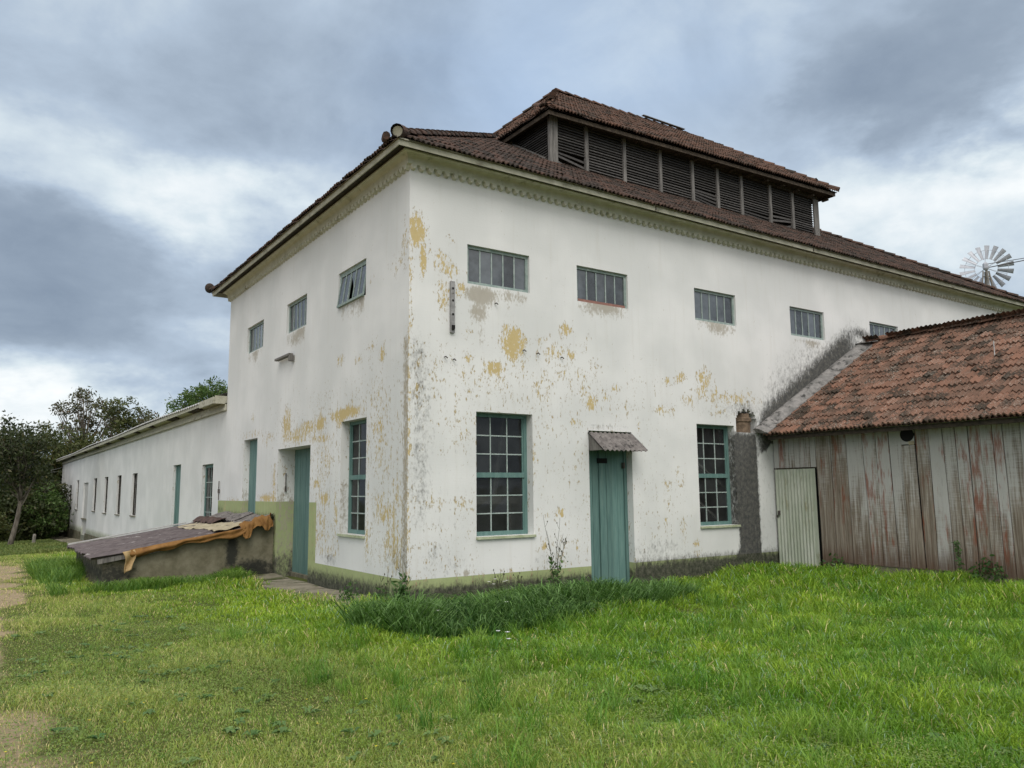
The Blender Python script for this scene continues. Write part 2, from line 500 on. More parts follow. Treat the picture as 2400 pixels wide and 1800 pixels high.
M['path'] = mat_simple('old_path_concrete', (.16, .145, .105), (.27, .245, .19), 4, (1, 1, 1), 0.95, 0.6, .02, dirt=(.075, .085, .035), dirt_at=(.5, .63), dscale=2.3)
M['stone'] = mat_simple('dark_stone', (.07, .068, .045), (.17, .16, .11), 4, (1, 1, 1), 0.95, 0.8, .04, dirt=(.045, .06, .02), dirt_at=(.5, .65), dscale=2)
M['brick'] = mat_simple('sooty_clay_pipe', (.09, .065, .045), (.20, .145, .10), 9, (1, 1, 1), 0.95, 0.6, .02)
M['tarp_o'] = mat_simple('ochre_tarp', (.17, .082, .02), (.26, .135, .04), 5, (1, 1, 1), 0.75, 0.5, .02, dirt=(.17, .08, .025), dirt_at=(.55, .7), dscale=4)
M['tarp_t'] = mat_simple('tan_tarp', (.33, .22, .10), (.45, .33, .17), 5, (1, 1, 1), 0.75, 0.5, .02, dirt=(.2, .11, .05), dirt_at=(.58, .7), dscale=4)
M['tarp_b'] = mat_simple('beige_tarp', (.30, .26, .17), (.42, .37, .26), 5, (1, 1, 1), 0.8, 0.5, .02, dirt=(.13, .10, .06), dirt_at=(.58, .7), dscale=4)
M['rag'] = mat_simple('brown_rag', (.045, .03, .026), (.10, .065, .055), 8, (1, 1, 1), 0.9, 0.5, .02)
M['iron'] = mat_simple('rusty_iron', (.04, .037, .035), (.10, .085, .075), 12, (1, 1, 1), 0.7, 0.3, spec=.4)
M['ironbar'] = mat_simple('galvanised_bar', (.20, .20, .20), (.32, .32, .32), 12, (1, 1, 1), 0.7, 0.3, dirt=(.08, .07, .065), dirt_at=(.58, .7), dscale=6)
M['black'] = mat_simple('black_hole', (.006, .006, .006), (.01, .01, .01), 5)
M['galv'] = mat_simple('galvanised_sheet', (.36, .38, .42), (.48, .50, .54), 3, (1, 1, 1), 0.5, 0.1, spec=.5, metal=.2)
M['bark'] = mat_simple('grey_bark', (.07, .06, .048), (.19, .17, .14), 3, (3, 3, .7), 0.95, 0.8, .04)
M['post'] = mat_simple('fence_wood', (.15, .14, .12), (.27, .25, .22), 3, (6, 6, 1), 0.95, 0.5)
M['wire'] = mat_simple('wire_grey', (.25, .25, .25), (.3, .3, .3), 3)
M['glass_up'] = mat_glass('dusty_glass', 0.10, (.10, .115, .128))
M['glass_dark'] = mat_glass('dark_wing_glass', 0.25, (.012, .014, .015))
M['glass'] = mat_glass('old_window_glass', 0.55, (.055, .06, .062))
M['board_white'] = mat_simple('pale_board', (.3, .29, .27), (.45, .44, .41), 4)
M['whitewash'] = mat_simple('blind_door_white', (.42, .42, .40), (.52, .52, .50), 3)
M['ground'] = mat_ground()
M['grass'] = mat_attrcolor('grass_blades', 0.32, 0.45, 0.35)
M['flower'] = mat_attrcolor('petals', 0.2, 0.6, 0.2)
M['leaf_dark'] = mat_leaf('dark_leaves', (.018, .030, .009), (.052, .068, .020), (.075, .07, .025), .25)
M['leaf_olive'] = mat_leaf('olive_leaves', (.04, .055, .018), (.105, .125, .035), (.12, .10, .035), .3)
M['leaf_bright'] = mat_leaf('fresh_leaves', (.035, .075, .016), (.10, .17, .04), (.15, .2, .06), .35)
M['leaf_airy'] = mat_leaf('thin_leaves', (.05, .055, .028), (.11, .115, .05), (.13, .09, .055), .3)
M['weed'] = mat_leaf('weed_stalk', (.05, .055, .03), (.09, .085, .05), (.12, .1, .07), .2)
M['ivy'] = mat_leaf('ivy_leaves', (.03, .08, .02), (.09, .18, .045), (.14, .2, .07), .3)
# patches of wear on the two faces: (along wall, height, half width, half height, strength, kind)
RBL=[(0.14,6.11,0.18,0.3,1,'p'),(0.27,5.57,0.08,0.3,0.9,'p'),(0.68,5.63,0.21,0.21,0.7,'p'),(0.68,5.07,0.16,0.42,0.57,'p'),(1.03,5.19,0.11,0.17,0.8,'p'),(0.81,5.51,0.24,0.14,0.62,'p'),(0.53,5.77,0.13,0.14,0.5,'p'),(2.16,4.31,0.26,0.32,1,'p'),(1.73,3.8,0.23,0.14,0.92,'p'),(2.05,4.57,0.14,0.15,0.7,'p'),(3.12,4.23,0.35,0.23,0.58,'p'),(3.53,4.23,0.13,0.06,0.95,'p'),(3.41,4.7,0.14,0.13,0.92,'p'),(2.88,4.43,0.18,0.15,0.52,'p'),(1.19,4.43,0.11,0.14,0.52,'p'),(1.19,3.94,0.11,0.09,0.75,'p'),(1.16,3.66,0.16,0.23,0.47,'p'),(1.81,3.49,0.34,0.35,0.43,'p'),(2.77,3.53,0.3,0.61,0.44,'p'),(4.02,3.31,0.15,0.18,0.78,'p'),(3.83,3.48,0.2,0.15,0.5,'p'),(4.64,3.6,0.12,0.13,0.65,'p'),(4.39,3.41,0.14,0.1,0.6,'p'),(5.92,3.25,0.27,0.08,0.62,'p'),(6.13,3.86,0.1,0.11,0.72,'p'),(6.53,3.98,0.16,0.14,0.75,'p'),(2.27,3.91,0.35,0.48,0.42,'p'),(3.62,2.89,0.23,0.1,0.52,'p'),(4.87,3.25,0.53,0.13,0.38,'p'),(3.89,4.51,0.08,0.23,0.42,'p'),(2.62,3.77,2.27,0.85,0.2,'p'),(2.33,4.16,1.55,0.73,0.15,'p'),(0.84,6.09,0.11,0.1,0.5,'p'),(1.46,5.13,0.36,0.19,0.95,'y'),(1.4,4.81,0.25,0.21,0.75,'y'),(1.46,4.39,0.11,0.4,0.55,'y'),(2.06,5.21,0.26,0.17,0.65,'y'),(2.0,4.93,0.07,0.24,0.55,'y'),(4.39,5.27,0.67,0.09,0.9,'y'),(4.24,5.07,0.52,0.16,0.35,'y'),(4.0,4.78,0.07,0.39,0.4,'y'),(0.17,3.81,0.12,0.49,0.55,'g'),(0.21,3.21,0.15,0.33,0.55,'g'),(2.32,3.38,2.55,0.6,0.16,'g'),(0.84,4.86,0.11,0.47,0.3,'g'),(4.02,3.26,0.13,0.18,0.8,'p'),(3.78,3.33,0.2,0.13,0.52,'p'),(3.58,2.89,0.16,0.09,0.62,'p'),(6.01,3.25,0.27,0.11,0.62,'p'),(5.25,2.96,0.07,0.19,0.52,'p'),(0.96,2.45,0.24,0.13,0.46,'p'),(1.12,1.31,0.34,0.2,0.46,'p'),(0.41,1.39,0.12,0.21,0.52,'p'),(0.66,1.37,0.2,0.13,0.42,'p'),(3.22,1.18,0.09,0.08,0.95,'p'),(2.89,1.19,0.06,0.14,0.5,'p'),(2.78,0.56,0.06,0.09,0.95,'p'),(6.0,1.51,0.15,0.32,0.48,'p'),(5.94,0.96,0.08,0.09,0.65,'p'),(6.36,1.91,0.1,0.24,0.52,'p'),(2.6,2.13,0.07,0.47,0.5,'p'),(3.33,0.6,0.31,0.12,0.42,'p'),(1.19,0.89,0.09,0.13,0.55,'p'),(3.58,0.52,0.13,0.14,0.5,'p'),(2.22,3.31,0.74,0.24,0.3,'p'),(0.51,0.58,0.1,0.13,0.5,'g'),(1.14,0.2,0.1,0.09,0.8,'y'),(0.73,0.37,0.64,0.26,0.3,'g'),(2.47,0.32,1.2,0.16,0.32,'g'),(5.69,0.37,0.93,0.23,0.4,'g'),(4.46,2.82,0.69,0.06,0.5,'g'),(0.61,1.02,0.77,0.85,0.18,'g'),(6.12,3.87,0.1,0.12,0.75,'p'),(6.5,3.94,0.24,0.13,0.62,'p'),(7.29,3.99,0.25,0.26,0.72,'p'),(7.18,3.73,0.25,0.21,0.62,'p'),(7.61,3.71,0.1,0.26,0.6,'p'),(8.18,3.61,0.87,0.15,0.62,'p'),(8.72,3.69,0.27,0.18,0.52,'p'),(6.09,3.25,0.29,0.16,0.52,'p'),(6.74,3.49,0.24,0.21,0.52,'p'),(7.65,3.32,0.51,0.17,0.47,'p'),(5.98,1.59,0.11,0.24,0.5,'p'),(6.38,1.75,0.14,0.2,0.5,'p'),(6.47,0.7,0.12,0.32,0.55,'p'),(6.83,0.4,0.12,0.2,0.62,'p'),(8.03,1.91,0.08,0.51,0.65,'p'),(6.91,0.28,0.12,0.24,0.5,'p'),(7.71,5.3,0.72,0.06,0.7,'y'),(11.17,5.24,0.73,0.07,0.6,'y'),(8.56,3.37,0.47,0.22,0.6,'g'),(7.96,3.3,0.39,0.22,0.35,'g'),(13.38,5.67,0.54,0.16,0.8,'g'),(7.4,3.27,0.57,0.17,0.2,'g')]
LBL=[(0.16,5.95,0.15,0.34,0.5,'p'),(0.39,5.59,0.36,0.23,0.38,'p'),(1.05,4.08,0.13,0.17,0.72,'p'),(1.53,4.27,0.21,0.18,0.42,'p'),(3.03,4.25,0.2,0.13,0.6,'p'),(2.1,4.12,0.29,0.12,0.5,'p'),(1.64,5.54,0.28,0.12,0.3,'p'),(-0.82,4.18,0.1,0.08,0.5,'p'),(2.48,5.13,0.67,0.22,0.5,'y'),(5.77,5.15,0.57,0.22,0.7,'y'),(6.07,4.87,0.43,0.37,0.4,'y'),(5.24,4.85,0.15,0.43,0.4,'y'),(9.06,5.27,0.42,0.17,0.4,'y'),(2.46,4.85,0.53,0.28,0.32,'y'),(0.89,5.11,0.19,0.17,0.3,'y'),(2.71,3.15,0.78,0.11,0.95,'p'),(2.96,3.0,0.26,0.15,0.7,'p'),(4.09,3.03,0.28,0.16,0.9,'p'),(4.79,3.0,0.92,0.17,0.66,'p'),(5.52,2.85,0.83,0.2,0.62,'p'),(6.25,3.13,0.32,0.42,0.75,'p'),(8.96,3.56,0.14,0.15,0.52,'p'),(3.93,2.72,0.71,0.11,0.62,'p'),(7.59,2.94,0.6,0.19,0.45,'p'),(9.02,3.13,1.11,0.14,0.4,'p'),(3.61,2.23,0.28,0.16,0.62,'p'),(4.24,1.77,0.3,0.11,0.66,'p'),(3.78,1.47,0.39,0.16,0.7,'p'),(3.97,1.05,0.43,0.21,0.52,'p'),(3.14,1.2,0.17,0.62,0.52,'p'),(3.89,2.19,0.77,0.66,0.36,'p'),(1.08,2.51,0.37,0.14,0.52,'p'),(1.15,2.12,0.16,0.09,0.55,'p'),(0.88,1.24,0.61,0.27,0.56,'p'),(0.41,0.71,0.62,0.57,0.56,'p'),(0.28,1.46,0.43,0.32,0.45,'p'),(1.05,1.46,0.42,0.18,0.5,'p'),(7.54,1.46,0.79,0.11,0.78,'p'),(7.07,1.8,0.15,0.52,0.62,'p'),(1.61,2.51,0.07,0.43,0.52,'p'),(1.63,0.65,0.08,0.46,0.62,'p'),(9.69,2.79,0.18,0.21,0.5,'p'),(10.51,1.42,0.75,0.07,0.55,'p'),(4.16,0.52,0.43,0.39,0.35,'p'),(2.27,3.34,0.25,0.25,0.4,'p'),(2.81,1.2,0.13,0.37,0.6,'y'),(3.43,0.28,0.4,0.15,0.5,'g'),(2.26,0.17,1.4,0.06,0.2,'g'),(0.26,0.5,0.42,0.25,0.45,'g'),(0.6,0.33,0.3,0.17,0.4,'g')]
# ------------------------------------------------------------------ walls with openings
def smooth(a, b, x):
    t = np.clip((np.asarray(x, dtype=float) - a) / (b - a), 0, 1)
    return t * t * (3 - 2 * t)

rs = np.random.RandomState(3)
PH = rs.uniform(0, 6.28, (16, 2)); DR = rs.uniform(0, 6.28, 16); FQ = np.array([.5, .7, 1.0, 1.3, 1.7, 2.2, 2.9, 3.7, .35, .9, 1.5, 2.5, 4.5, 5.5, 6.5, 8.0])
def vnoise(x, y, f=1.0):
    s = 0
    for k in range(16):
        a = (x * math.cos(DR[k]) + y * math.sin(DR[k])) * FQ[k] * f + PH[k, 0]
        s = s + np.sin(a + 1.3 * np.sin((y * math.cos(DR[k]) - x * math.sin(DR[k])) * FQ[k] * f * .7 + PH[k, 1])) / (1 + .35 * FQ[k])
    return s / 3.2            # about -1..1
def lines(lo, hi, step, feats):
    feats = sorted(set([lo, hi] + [f for f in feats if lo < f < hi]))
    out = list(feats)
    for v in np.arange(lo, hi, step):
        if all(abs(v - f) > step * 0.3 for f in feats):
            out.append(float(v))
    return np.array(sorted(out))

def wall(name, parent, axis, h0, h1, z0, z1, ops, wear, step, mat, off=0.0, fh=(), fz=(), hole=None):
    """axis 'y': face x=off looking to -x, h runs along y. axis 'x': face y=off looking to -y, h runs along x.
    ops: (h0,h1,z0,z1,depth). hole: function(h,z)->bool of cells left out with depth 0.35"""
    H = lines(h0, h1, step, [v for o in ops for v in o[:2]] + list(fh))
    Z = lines(z0, z1, step, [v for o in ops for v in o[2:4]] + list(fz))
    nh, nz = len(H), len(Z)
    HH, ZZ = np.meshgrid(H, Z, indexing='ij')
    A = wear(HH, ZZ)
    def pt(h, d, z):
        return (off + d, h, z) if axis == 'y' else (h, off + d, z)
    V = [pt(HH[i, j], 0.0, ZZ[i, j]) for i in range(nh) for j in range(nz)]
    C = [tuple(A[i, j]) for i in range(nh) for j in range(nz)]
    F = []
    cell = np.zeros((nh - 1, nz - 1))
    hc, zc = (H[1:] + H[:-1]) / 2, (Z[1:] + Z[:-1]) / 2
    for o in ops:
        cell[np.ix_((hc > o[0]) & (hc < o[1]), (zc > o[2]) & (zc < o[3]))] = o[4]
    if hole is not None:
        for i, h in enumerate(hc):
            for j, z in enumerate(zc):
                if hole(h, z):
                    cell[i, j] = 0.35
    idx = lambda i, j: i * nz + j
    flip = axis == 'y'
    def face(q):
        F.append(tuple(reversed(q)) if flip else tuple(q))
    def reveal(i0, j0, i1, j1, dpt):
        b = len(V)
        for (i, j, dd) in ((i0, j0, 0), (i1, j1, 0), (i1, j1, dpt), (i0, j0, dpt)):
            V.append(pt(H[i], dd, Z[j]))
            c = A[i, j]
            C.append((max(c[0] * .6, .24 if dpt > .1 else .1), c[1] * 0.8, c[2], max(c[3] * .8, (.55 if axis == 'y' and off == 0 else .3) * float(smooth(2.5, 1.5, Z[j])) if dpt > .15 else .1)))
        F.append((b, b + 1, b + 2, b + 3))
    for i in range(nh - 1):
        for j in range(nz - 1):
            if cell[i, j] == 0:
                face((idx(i, j), idx(i + 1, j), idx(i + 1, j + 1), idx(i, j + 1)))
            else:
                dd = cell[i, j]
                if i == 0 or cell[i - 1, j] == 0: reveal(i, j, i, j + 1, dd)
                if i == nh - 2 or cell[i + 1, j] == 0: reveal(i + 1, j + 1, i + 1, j, dd)
                if j == 0 or cell[i, j - 1] == 0: reveal(i + 1, j, i, j, dd)
                if j == nz - 2 or cell[i, j + 1] == 0: reveal(i, j + 1, i + 1, j + 1, dd)
    a = np.array(V)
    org = ((a[:, 0].min() + a[:, 0].max()) / 2, (a[:, 1].min() + a[:, 1].max()) / 2, a[:, 2].min())
    a = a - np.array(org)
    me = bpy.data.meshes.new(name)
    me.from_pydata([tuple(p) for p in a], [], F)
    ca = me.color_attributes.new('wear', 'FLOAT_COLOR', 'POINT')
    ca.data.foreach_set('color', np.array(C, dtype=np.float32).ravel())
    return link_mesh(name, me, mat, parent, org)

def blobs(HH, ZZ, lst):
    out = {k: np.zeros_like(HH) for k in 'pgy'}
    for h, z, rh, rz, a, k in lst:
        r2 = ((HH - h) / rh) ** 2 + ((ZZ - z) / rz) ** 2
        v = a * np.exp(-0.62 * r2 ** 1.15)
        out[k] = np.maximum(out[k], v)
    return out

ML, MD, MTOP = 22.72, 11.6, 7.2        # mill: length along x, depth along y, wall top
UPR = [(1.17, 2.55), (3.71, 5.07), (7.06, 8.43), (10.43, 11.82), (13.85, 15.24), (17.3, 18.68), (20.2, 21.55)]
UPL = [(1.83, 3.22), (5.09, 6.46), (8.30, 9.75)]
UZ = (5.32, 6.05)
TALL_R = [(1.345, 2.575), (6.965, 8.18)]
TZ = (0.80, 3.0)
TALL_L = (1.70, 2.92)
DOOR_R = (3.92, 5.05, -0.6, 2.75)
DOOR_L = (4.63, 6.83, -0.6, 2.62)
DOOR_E = (8.51, 9.72, 1.0, 3.0)

def wear_right(HH, ZZ):
    b = blobs(HH, ZZ, RBL)
    p, gm, y = b['p'], b['g'], b['y']
    p = np.maximum(p, 0.58 * np.exp(-(HH / .10) ** 2) * smooth(6.3, 5.8, ZZ))        # the bare arris
    gm = np.maximum(gm, 0.42 * np.exp(-((HH - .25) / .3) ** 2) * smooth(4.4, 3.6, ZZ) * smooth(0.3, 1.5, ZZ))
    area = smooth(7.8, 5.5, HH) * smooth(4.9, 3.6, ZZ)
    vn = vnoise(HH * 1.0, ZZ * .8, 1.1); vn2 = vnoise(HH + 20, ZZ, 2.6)
    p = np.maximum(p, (0.275 + .14 * vn + .08 * vn2) * area)
    y = np.maximum(y, 0.12 * area)
    gm = np.maximum(gm, 0.12 * area)
    foot = 0.42 * smooth(0.5, 0.02, ZZ) + .75 * smooth(0.12, -.12, ZZ)
    foot = np.where(HH > 5.05, foot + 0.35 * smooth(0.40, 0.05, ZZ), foot - 0.12)
    gm = np.maximum(gm, np.clip(foot, 0, 1.05))
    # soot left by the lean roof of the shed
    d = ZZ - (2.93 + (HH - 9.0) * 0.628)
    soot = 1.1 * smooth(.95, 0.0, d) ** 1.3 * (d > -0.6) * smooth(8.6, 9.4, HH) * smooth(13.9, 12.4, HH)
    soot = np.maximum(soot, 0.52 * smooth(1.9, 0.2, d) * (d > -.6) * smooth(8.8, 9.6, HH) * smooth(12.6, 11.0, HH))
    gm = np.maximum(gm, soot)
    # the blackened flue strip below the broken stub
    st = 1.08 * smooth(8.10, 8.17, HH) * smooth(8.98, 8.88, HH) * smooth(2.95, 2.8, ZZ)
    gm = np.maximum(gm, st)
    gm = np.where((HH > 8.9) & (HH < 9.6) & (ZZ < 2.7) & (ZZ > .3), np.maximum(gm, .22), gm)
    for (a, c) in UPR:                                         # dribbles below the small windows
        y = np.maximum(y, (.60 + .2 * vnoise(HH * 3, ZZ * .2, 1.5)) * smooth(UZ[0] - .62, UZ[0] - .03, ZZ) * (ZZ < UZ[0]) * smooth(a - .08, a + .08, HH) * smooth(c + .08, c - .08, HH))
    for (a, c) in TALL_R:                                      # paler repair under the sills
        inside = (HH > a) & (HH < c + .02) & (ZZ < TZ[0] - .08) & (ZZ > .22)
        p = np.where(inside, 0, p); gm = np.where(inside, gm * .4, gm)
    green = np.where(ZZ < 0.15, 1.0, 0.0)
    return np.stack([p, gm, green, y], -1)

def wear_left(HH, ZZ):
    b = blobs(HH, ZZ, LBL)
    p, gm, y = b['p'] * 1.13, b['g'], b['y']
    p = np.maximum(p, 0.66 * np.exp(-(HH / .22) ** 2) * smooth(4.6, 4.2, ZZ))
    p = np.maximum(p, 0.5 * np.exp(-(HH / .22) ** 2) * smooth(3.6, 3.1, ZZ))
    area = smooth(8.5, 5.5, HH) * smooth(4.7, 3.2, ZZ) * smooth(0.1, .4, ZZ)
    vn = vnoise(HH * 1.0 + 9, ZZ * .8, 1.1); vn2 = vnoise(HH + 40, ZZ * .6, 2.6)
    p = np.maximum(p, (0.365 + .14 * vn + .09 * vn2) * area)
    y = np.maximum(y, .72 * np.exp(-((HH - .08) / .20) ** 2) * smooth(4.6, 4.1, ZZ))
    gm = np.maximum(gm, 0.10 * area)
    for (a, c) in UPL:
        y = np.maximum(y, (.58 + .2 * vnoise(HH * 3 + 7, ZZ * .2, 1.5)) * smooth(UZ[0] - .75, UZ[0] - .03, ZZ) * (ZZ < UZ[0] + .02) * smooth(a - .08, a + .08, HH) * smooth(c + .08, c - .08, HH))
    inside = (HH > TALL_L[0]) & (HH < TALL_L[1]) & (ZZ < TZ[0] - .08) & (ZZ > .16)
    p = np.where(inside, 0, p); gm = np.where(inside, 0.05, gm)
    gm = np.maximum(gm, np.clip(0.82 * smooth(0.16, -0.10, ZZ) + .3 * smooth(-.1, -.3, ZZ), 0, 1.1) * (HH < 4.7))
    gm = np.maximum(gm, 0.95 * smooth(.55, -.05, ZZ) * smooth(6.1, 7.0, HH) * (HH < 12))
    gm = np.maximum(gm, 0.62 * smooth(1.22, 1.04, ZZ) * (HH > 6.9))
    green = np.where((ZZ < 0.15) | ((HH > 4.2) & (ZZ < 1.39)), 1.0, 0.0)
    p = np.where(green > .5, np.minimum(p, .34), p)
    p = np.where((green > .5) & (ZZ > .2), np.maximum(p, .30 + .14 * vnoise(HH * 2, ZZ * .7, 1.5)), p)
    gm = np.where((green > .5) & (ZZ > .2) & (HH < 7), np.maximum(gm, .12 + .2 * smooth(.9, .2, ZZ)), gm)
    return np.stack([p, gm, green, y], -1)

mill = empty('mill_building', (ML / 2, MD / 2, -0.3), 'large white two-storey building with peeling ochre patches and a louvred tile roof', 'building')
GZ = [.146, .154, 1.386, 1.394]
ops_r = [(a, b, UZ[0], UZ[1], .10) for a, b in UPR] + [(a, b, TZ[0], TZ[1], .22) for a, b in TALL_R] + [(*DOOR_R, .26)]
def stub_hole(h, z):
    return 8.25 < h < 8.97 and z > 2.86 and (z < 3.12 + .26 * math.sqrt(max(0, 1 - ((h - 8.61) / .37) ** 2)) + .03 * math.sin(h * 37))
wall('wall', mill, 'x', 0, ML, -0.9, 7.62, ops_r, wear_right, 0.085, M['plaster'], fz=GZ + list(np.arange(2.86, 3.42, .03)), fh=list(np.arange(8.25, 8.98, .04)), hole=stub_hole)
ops_l = [(a, b, UZ[0] + .02, UZ[1] + .02, .09) for a, b in UPL] + [(*TALL_L, TZ[0], TZ[1] - .02, .22), (*DOOR_L, .50), (*DOOR_E, .19)]
wall('wall', mill, 'y', 0, MD, -0.9, 7.62, ops_l, wear_left, 0.085, M['plaster'], fz=GZ, fh=[4.196, 4.204])
mb = MB()                                                      # plain rear and far end walls
mb.box((0.012, MD - .3, -.9), (ML, MD - .003, 7.60)); mb.box((ML - .3, 0.012, -.9), (ML - .003, MD - .302, 7.60))
mb.build('rear_wall', M['whitewash'], mill)

# ------------------------------------------------------------------ windows and doors
def T(axis, h, d, z, off=0.0):
    return (off + d, h, z) if axis == 'y' else (h, off + d, z)
def hbox(mb, axis, h0, h1, d0, d1, z0, z1, off=0.0, tint=None):
    mb.box(T(axis, h0, d0, z0, off), T(axis, h1, d1, z1, off), tint)

def window(parent, axis, h0, h1, z0, z1, depth, ncol, nrow, fmat, gmat, rail=None, sill=None, off=0.0, fw=.055, mw=.022, tilt=0.0, broken=None, bottom=None, barmat=None):
    f = MB()
    dp = .05
    a, b = depth, depth + dp
    hbox(f, axis, h0, h0 + fw, a, b, z0, z1, off)
    hbox(f, axis, h1 - fw, h1, a, b, z0, z1, off)
    hbox(f, axis, h0 + fw, h1 - fw, a, b, z1 - fw, z1, off)
    if not bottom:
        hbox(f, axis, h0 + fw, h1 - fw, a, b, z0, z0 + fw * 1.1, off)
    fr = None
    sections = [(z0 + fw, z1 - fw, nrow, 0.0)]
    s = MB()
    bars = MB()
    if rail:
        hbox(f, axis, h0 + fw, h1 - fw, a - .012, b - .01, rail - .045, rail + .045, off)
        sections = [(z0 + fw, rail - .045, nrow // 2, 0.0), (rail + .045, z1 - fw, nrow - nrow // 2, 0.012)]
    g = MB()
    for (za, zb, nr, dd) in sections:
        if rail:                                   # sash stiles set inside the frame
            hbox(f, axis, h0 + fw, h0 + fw + .03, a + .008 + dd, b - .006, za, zb, off)
            hbox(f, axis, h1 - fw - .03, h1 - fw, a + .008 + dd, b - .006, za, zb, off)
        lo, hi = h0 + fw, h1 - fw
        for k in range(1, ncol):
            x = lo + (hi - lo) * k / ncol
            hbox(bars, axis, x - mw / 2, x + mw / 2, a + .012 + dd, b - .012, za, zb, off)
        for k in range(1, nr):
            zz = za + (zb - za) * k / nr
            hbox(bars, axis, lo, hi, a + .014 + dd, b - .014, zz - mw / 2, zz + mw / 2, off)
        for i in range(ncol):
            for j in range(nr):
                if broken and (i, j) in broken and za == sections[0][0]:
                    continue
                xa, xb = lo + (hi - lo) * i / ncol, lo + (hi - lo) * (i + 1) / ncol
                qa, qb = za + (zb - za) * j / nr, za + (zb - za) * (j + 1) / nr
                rr = random.Random(int(h0 * 977 + i * 31 + j * 7 + za * 100))
                tl = [rr.uniform(-.004, .004) for _ in range(4)]
                dm = (a + b) / 2 + dd
                g.quad(T(axis, xa, dm + tl[0], qa, off), T(axis, xb, dm + tl[1], qa, off), T(axis, xb, dm + tl[2], qb, off), T(axis, xa, dm + tl[3], qb, off), (rr.random(), 0, 0, 1))
    fo = f.build('window', fmat, parent)
    bars.build('glazing_bars', barmat or M['bar'], fo)
    g.build('pane', gmat, fo)
    if bottom:
        bb = MB()
        hbox(bb, axis, h0 + fw, h1 - fw, a - .01, b, z0, z0 + fw * 1.2, off)
        bb.build('sill', bottom, fo)
    if sill:
        sb = MB()
        hbox(sb, axis, h0 - .01, h1 + .02, -.05, depth, z0 - .045, z0 - .002, off)
        sb.build('sill', sill, fo)
    return fo

for k, (a, b) in enumerate(UPR):
    window(mill, 'x', a, b, UZ[0], UZ[1], .055, 5, 1, M['sash'], M['glass_up'], bottom=M['reddish'] if k == 1 else None)
for k, (a, b) in enumerate(UPL):
    if k == 0:
        continue
    window(mill, 'y', a, b, UZ[0] + .02, UZ[1] + .02, .055, 5, 1, M['sash'], M['glass_up'])
# the hopper sash of the first left window hangs out at the foot and has lost a pane
a, b = UPL[0]
f = MB(); zt, zb = UZ[1] + .0, UZ[0] + .03
hbox(f, 'y', a, a + .05, .04, .09, zb, zt + .02); hbox(f, 'y', b - .05, b, .04, .09, zb, zt + .02); hbox(f, 'y', a + .05, b - .05, .04, .09, zt - .03, zt + .02)
fo = f.build('window', M['sash'], mill)
def hop(h, s_, o=0.0):                         # s_ 0 at the hinge, 1 at the free edge
    L = zt - .03 - zb
    return (.065 - .095 * s_ + o, h, zt - .03 - L * s_ * .99)
s = MB(); gl = MB()
n = 5
lo, hi = a + .055, b - .055
for k in range(n + 1):
    h = lo + (hi - lo) * k / n
    s.bar(hop(h, 0), hop(h, 1), .028, .03, (0, 1, 0))
s.bar(hop(lo, 1), hop(hi, 1), .05, .045); s.bar(hop(lo, 0.03), hop(hi, .03), .04, .04)
for k in range(n):
    x0, x1 = lo + (hi - lo) * k / n, lo + (hi - lo) * (k + 1) / n
    if k == 2:                                  # shard left standing
        gl.add([hop(x0, 0), hop(x1, 0), hop(x1, .12), hop(x0 + .06, .55)], [(0, 1, 2, 3)])
        continue
    gl.quad(hop(x0, 0), hop(x1, 0), hop(x1, 1), hop(x0, 1))
so = s.build('sash', M['sash'], fo)
gl.build('pane', M['glass_up'], fo)
bk = MB(); hbox(bk, 'y', a, b, .6, .62, zb - .2, zt + .2)

for (a, b) in TALL_R:
    window(mill, 'x', a, b, TZ[0], TZ[1], .19, 3, 6, M['teal'], M['glass'], rail=1.88, sill=M['sill'], fw=.07)
window(mill, 'y', *TALL_L, TZ[0], TZ[1] - .02, .175, 3, 6, M['teal'], M['glass'], rail=1.88, sill=M['sill'], fw=.07, broken={(0, 1)})

def plank_door(parent, axis, h0, h1, z0, z1, depth, n, mat, name='door', jamb=None, proud=(), off=0.0, seed=1):
    rr = random.Random(seed)
    d = MB()
    if jamb:
        for (x0, x1) in ((h0, h0 + jamb), (h1 - jamb, h1)):
            hbox(d, axis, x0, x1, depth - .03, depth + .06, z0, z1, off, (.35, 0, 0, 1))
        h0 += jamb; h1 -= jamb
    ws = [rr.uniform(.85, 1.15) for _ in range(n)]
    tot = sum(ws); x = h0
    for k, w in enumerate(ws):
        w = w / tot * (h1 - h0)
        dd = depth - (.03 if k in proud else 0) + rr.uniform(-.004, .004)
        hbox(d, axis, x + .004, x + w - .004, dd, depth + .05, z0, z1 - .004, off, (rr.uniform(.2, 1), 0, 0, 1))
        x += w
    hbox(d, axis, h0, h1, depth + .05, depth + .07, z0, z1 - .01, off, (0.0, 0, 0, 1))
    return d.build(name, mat, parent)
# right door under the little canopy
dr = plank_door(mill, 'x', DOOR_R[0], DOOR_R[1] - .0, DOOR_R[2], DOOR_R[3], .20, 6, M['teal'], jamb=.07, proud=(2, 3), seed=4)
v = MB(); hbox(v, 'x', 4.28, 4.52, .16, .19, 2.12, 2.22); v.build('vent', M['black'], dr)
v = MB(); hbox(v, 'x', 4.93, 4.965, .12, .19, 2.02, 2.14); v.build('hinge', M['iron'], dr)
dl = plank_door(mill, 'y', DOOR_L[0], DOOR_L[1], -.25, DOOR_L[3], .42, 11, M['teal'], seed=7)
v = MB(); hbox(v, 'y', DOOR_L[0], DOOR_L[1], .34, .5, -.6, -.252); v.build('door_step', M['concrete'], mill)
plank_door(mill, 'y', *DOOR_E, .16, 7, M['teal'], seed=9)
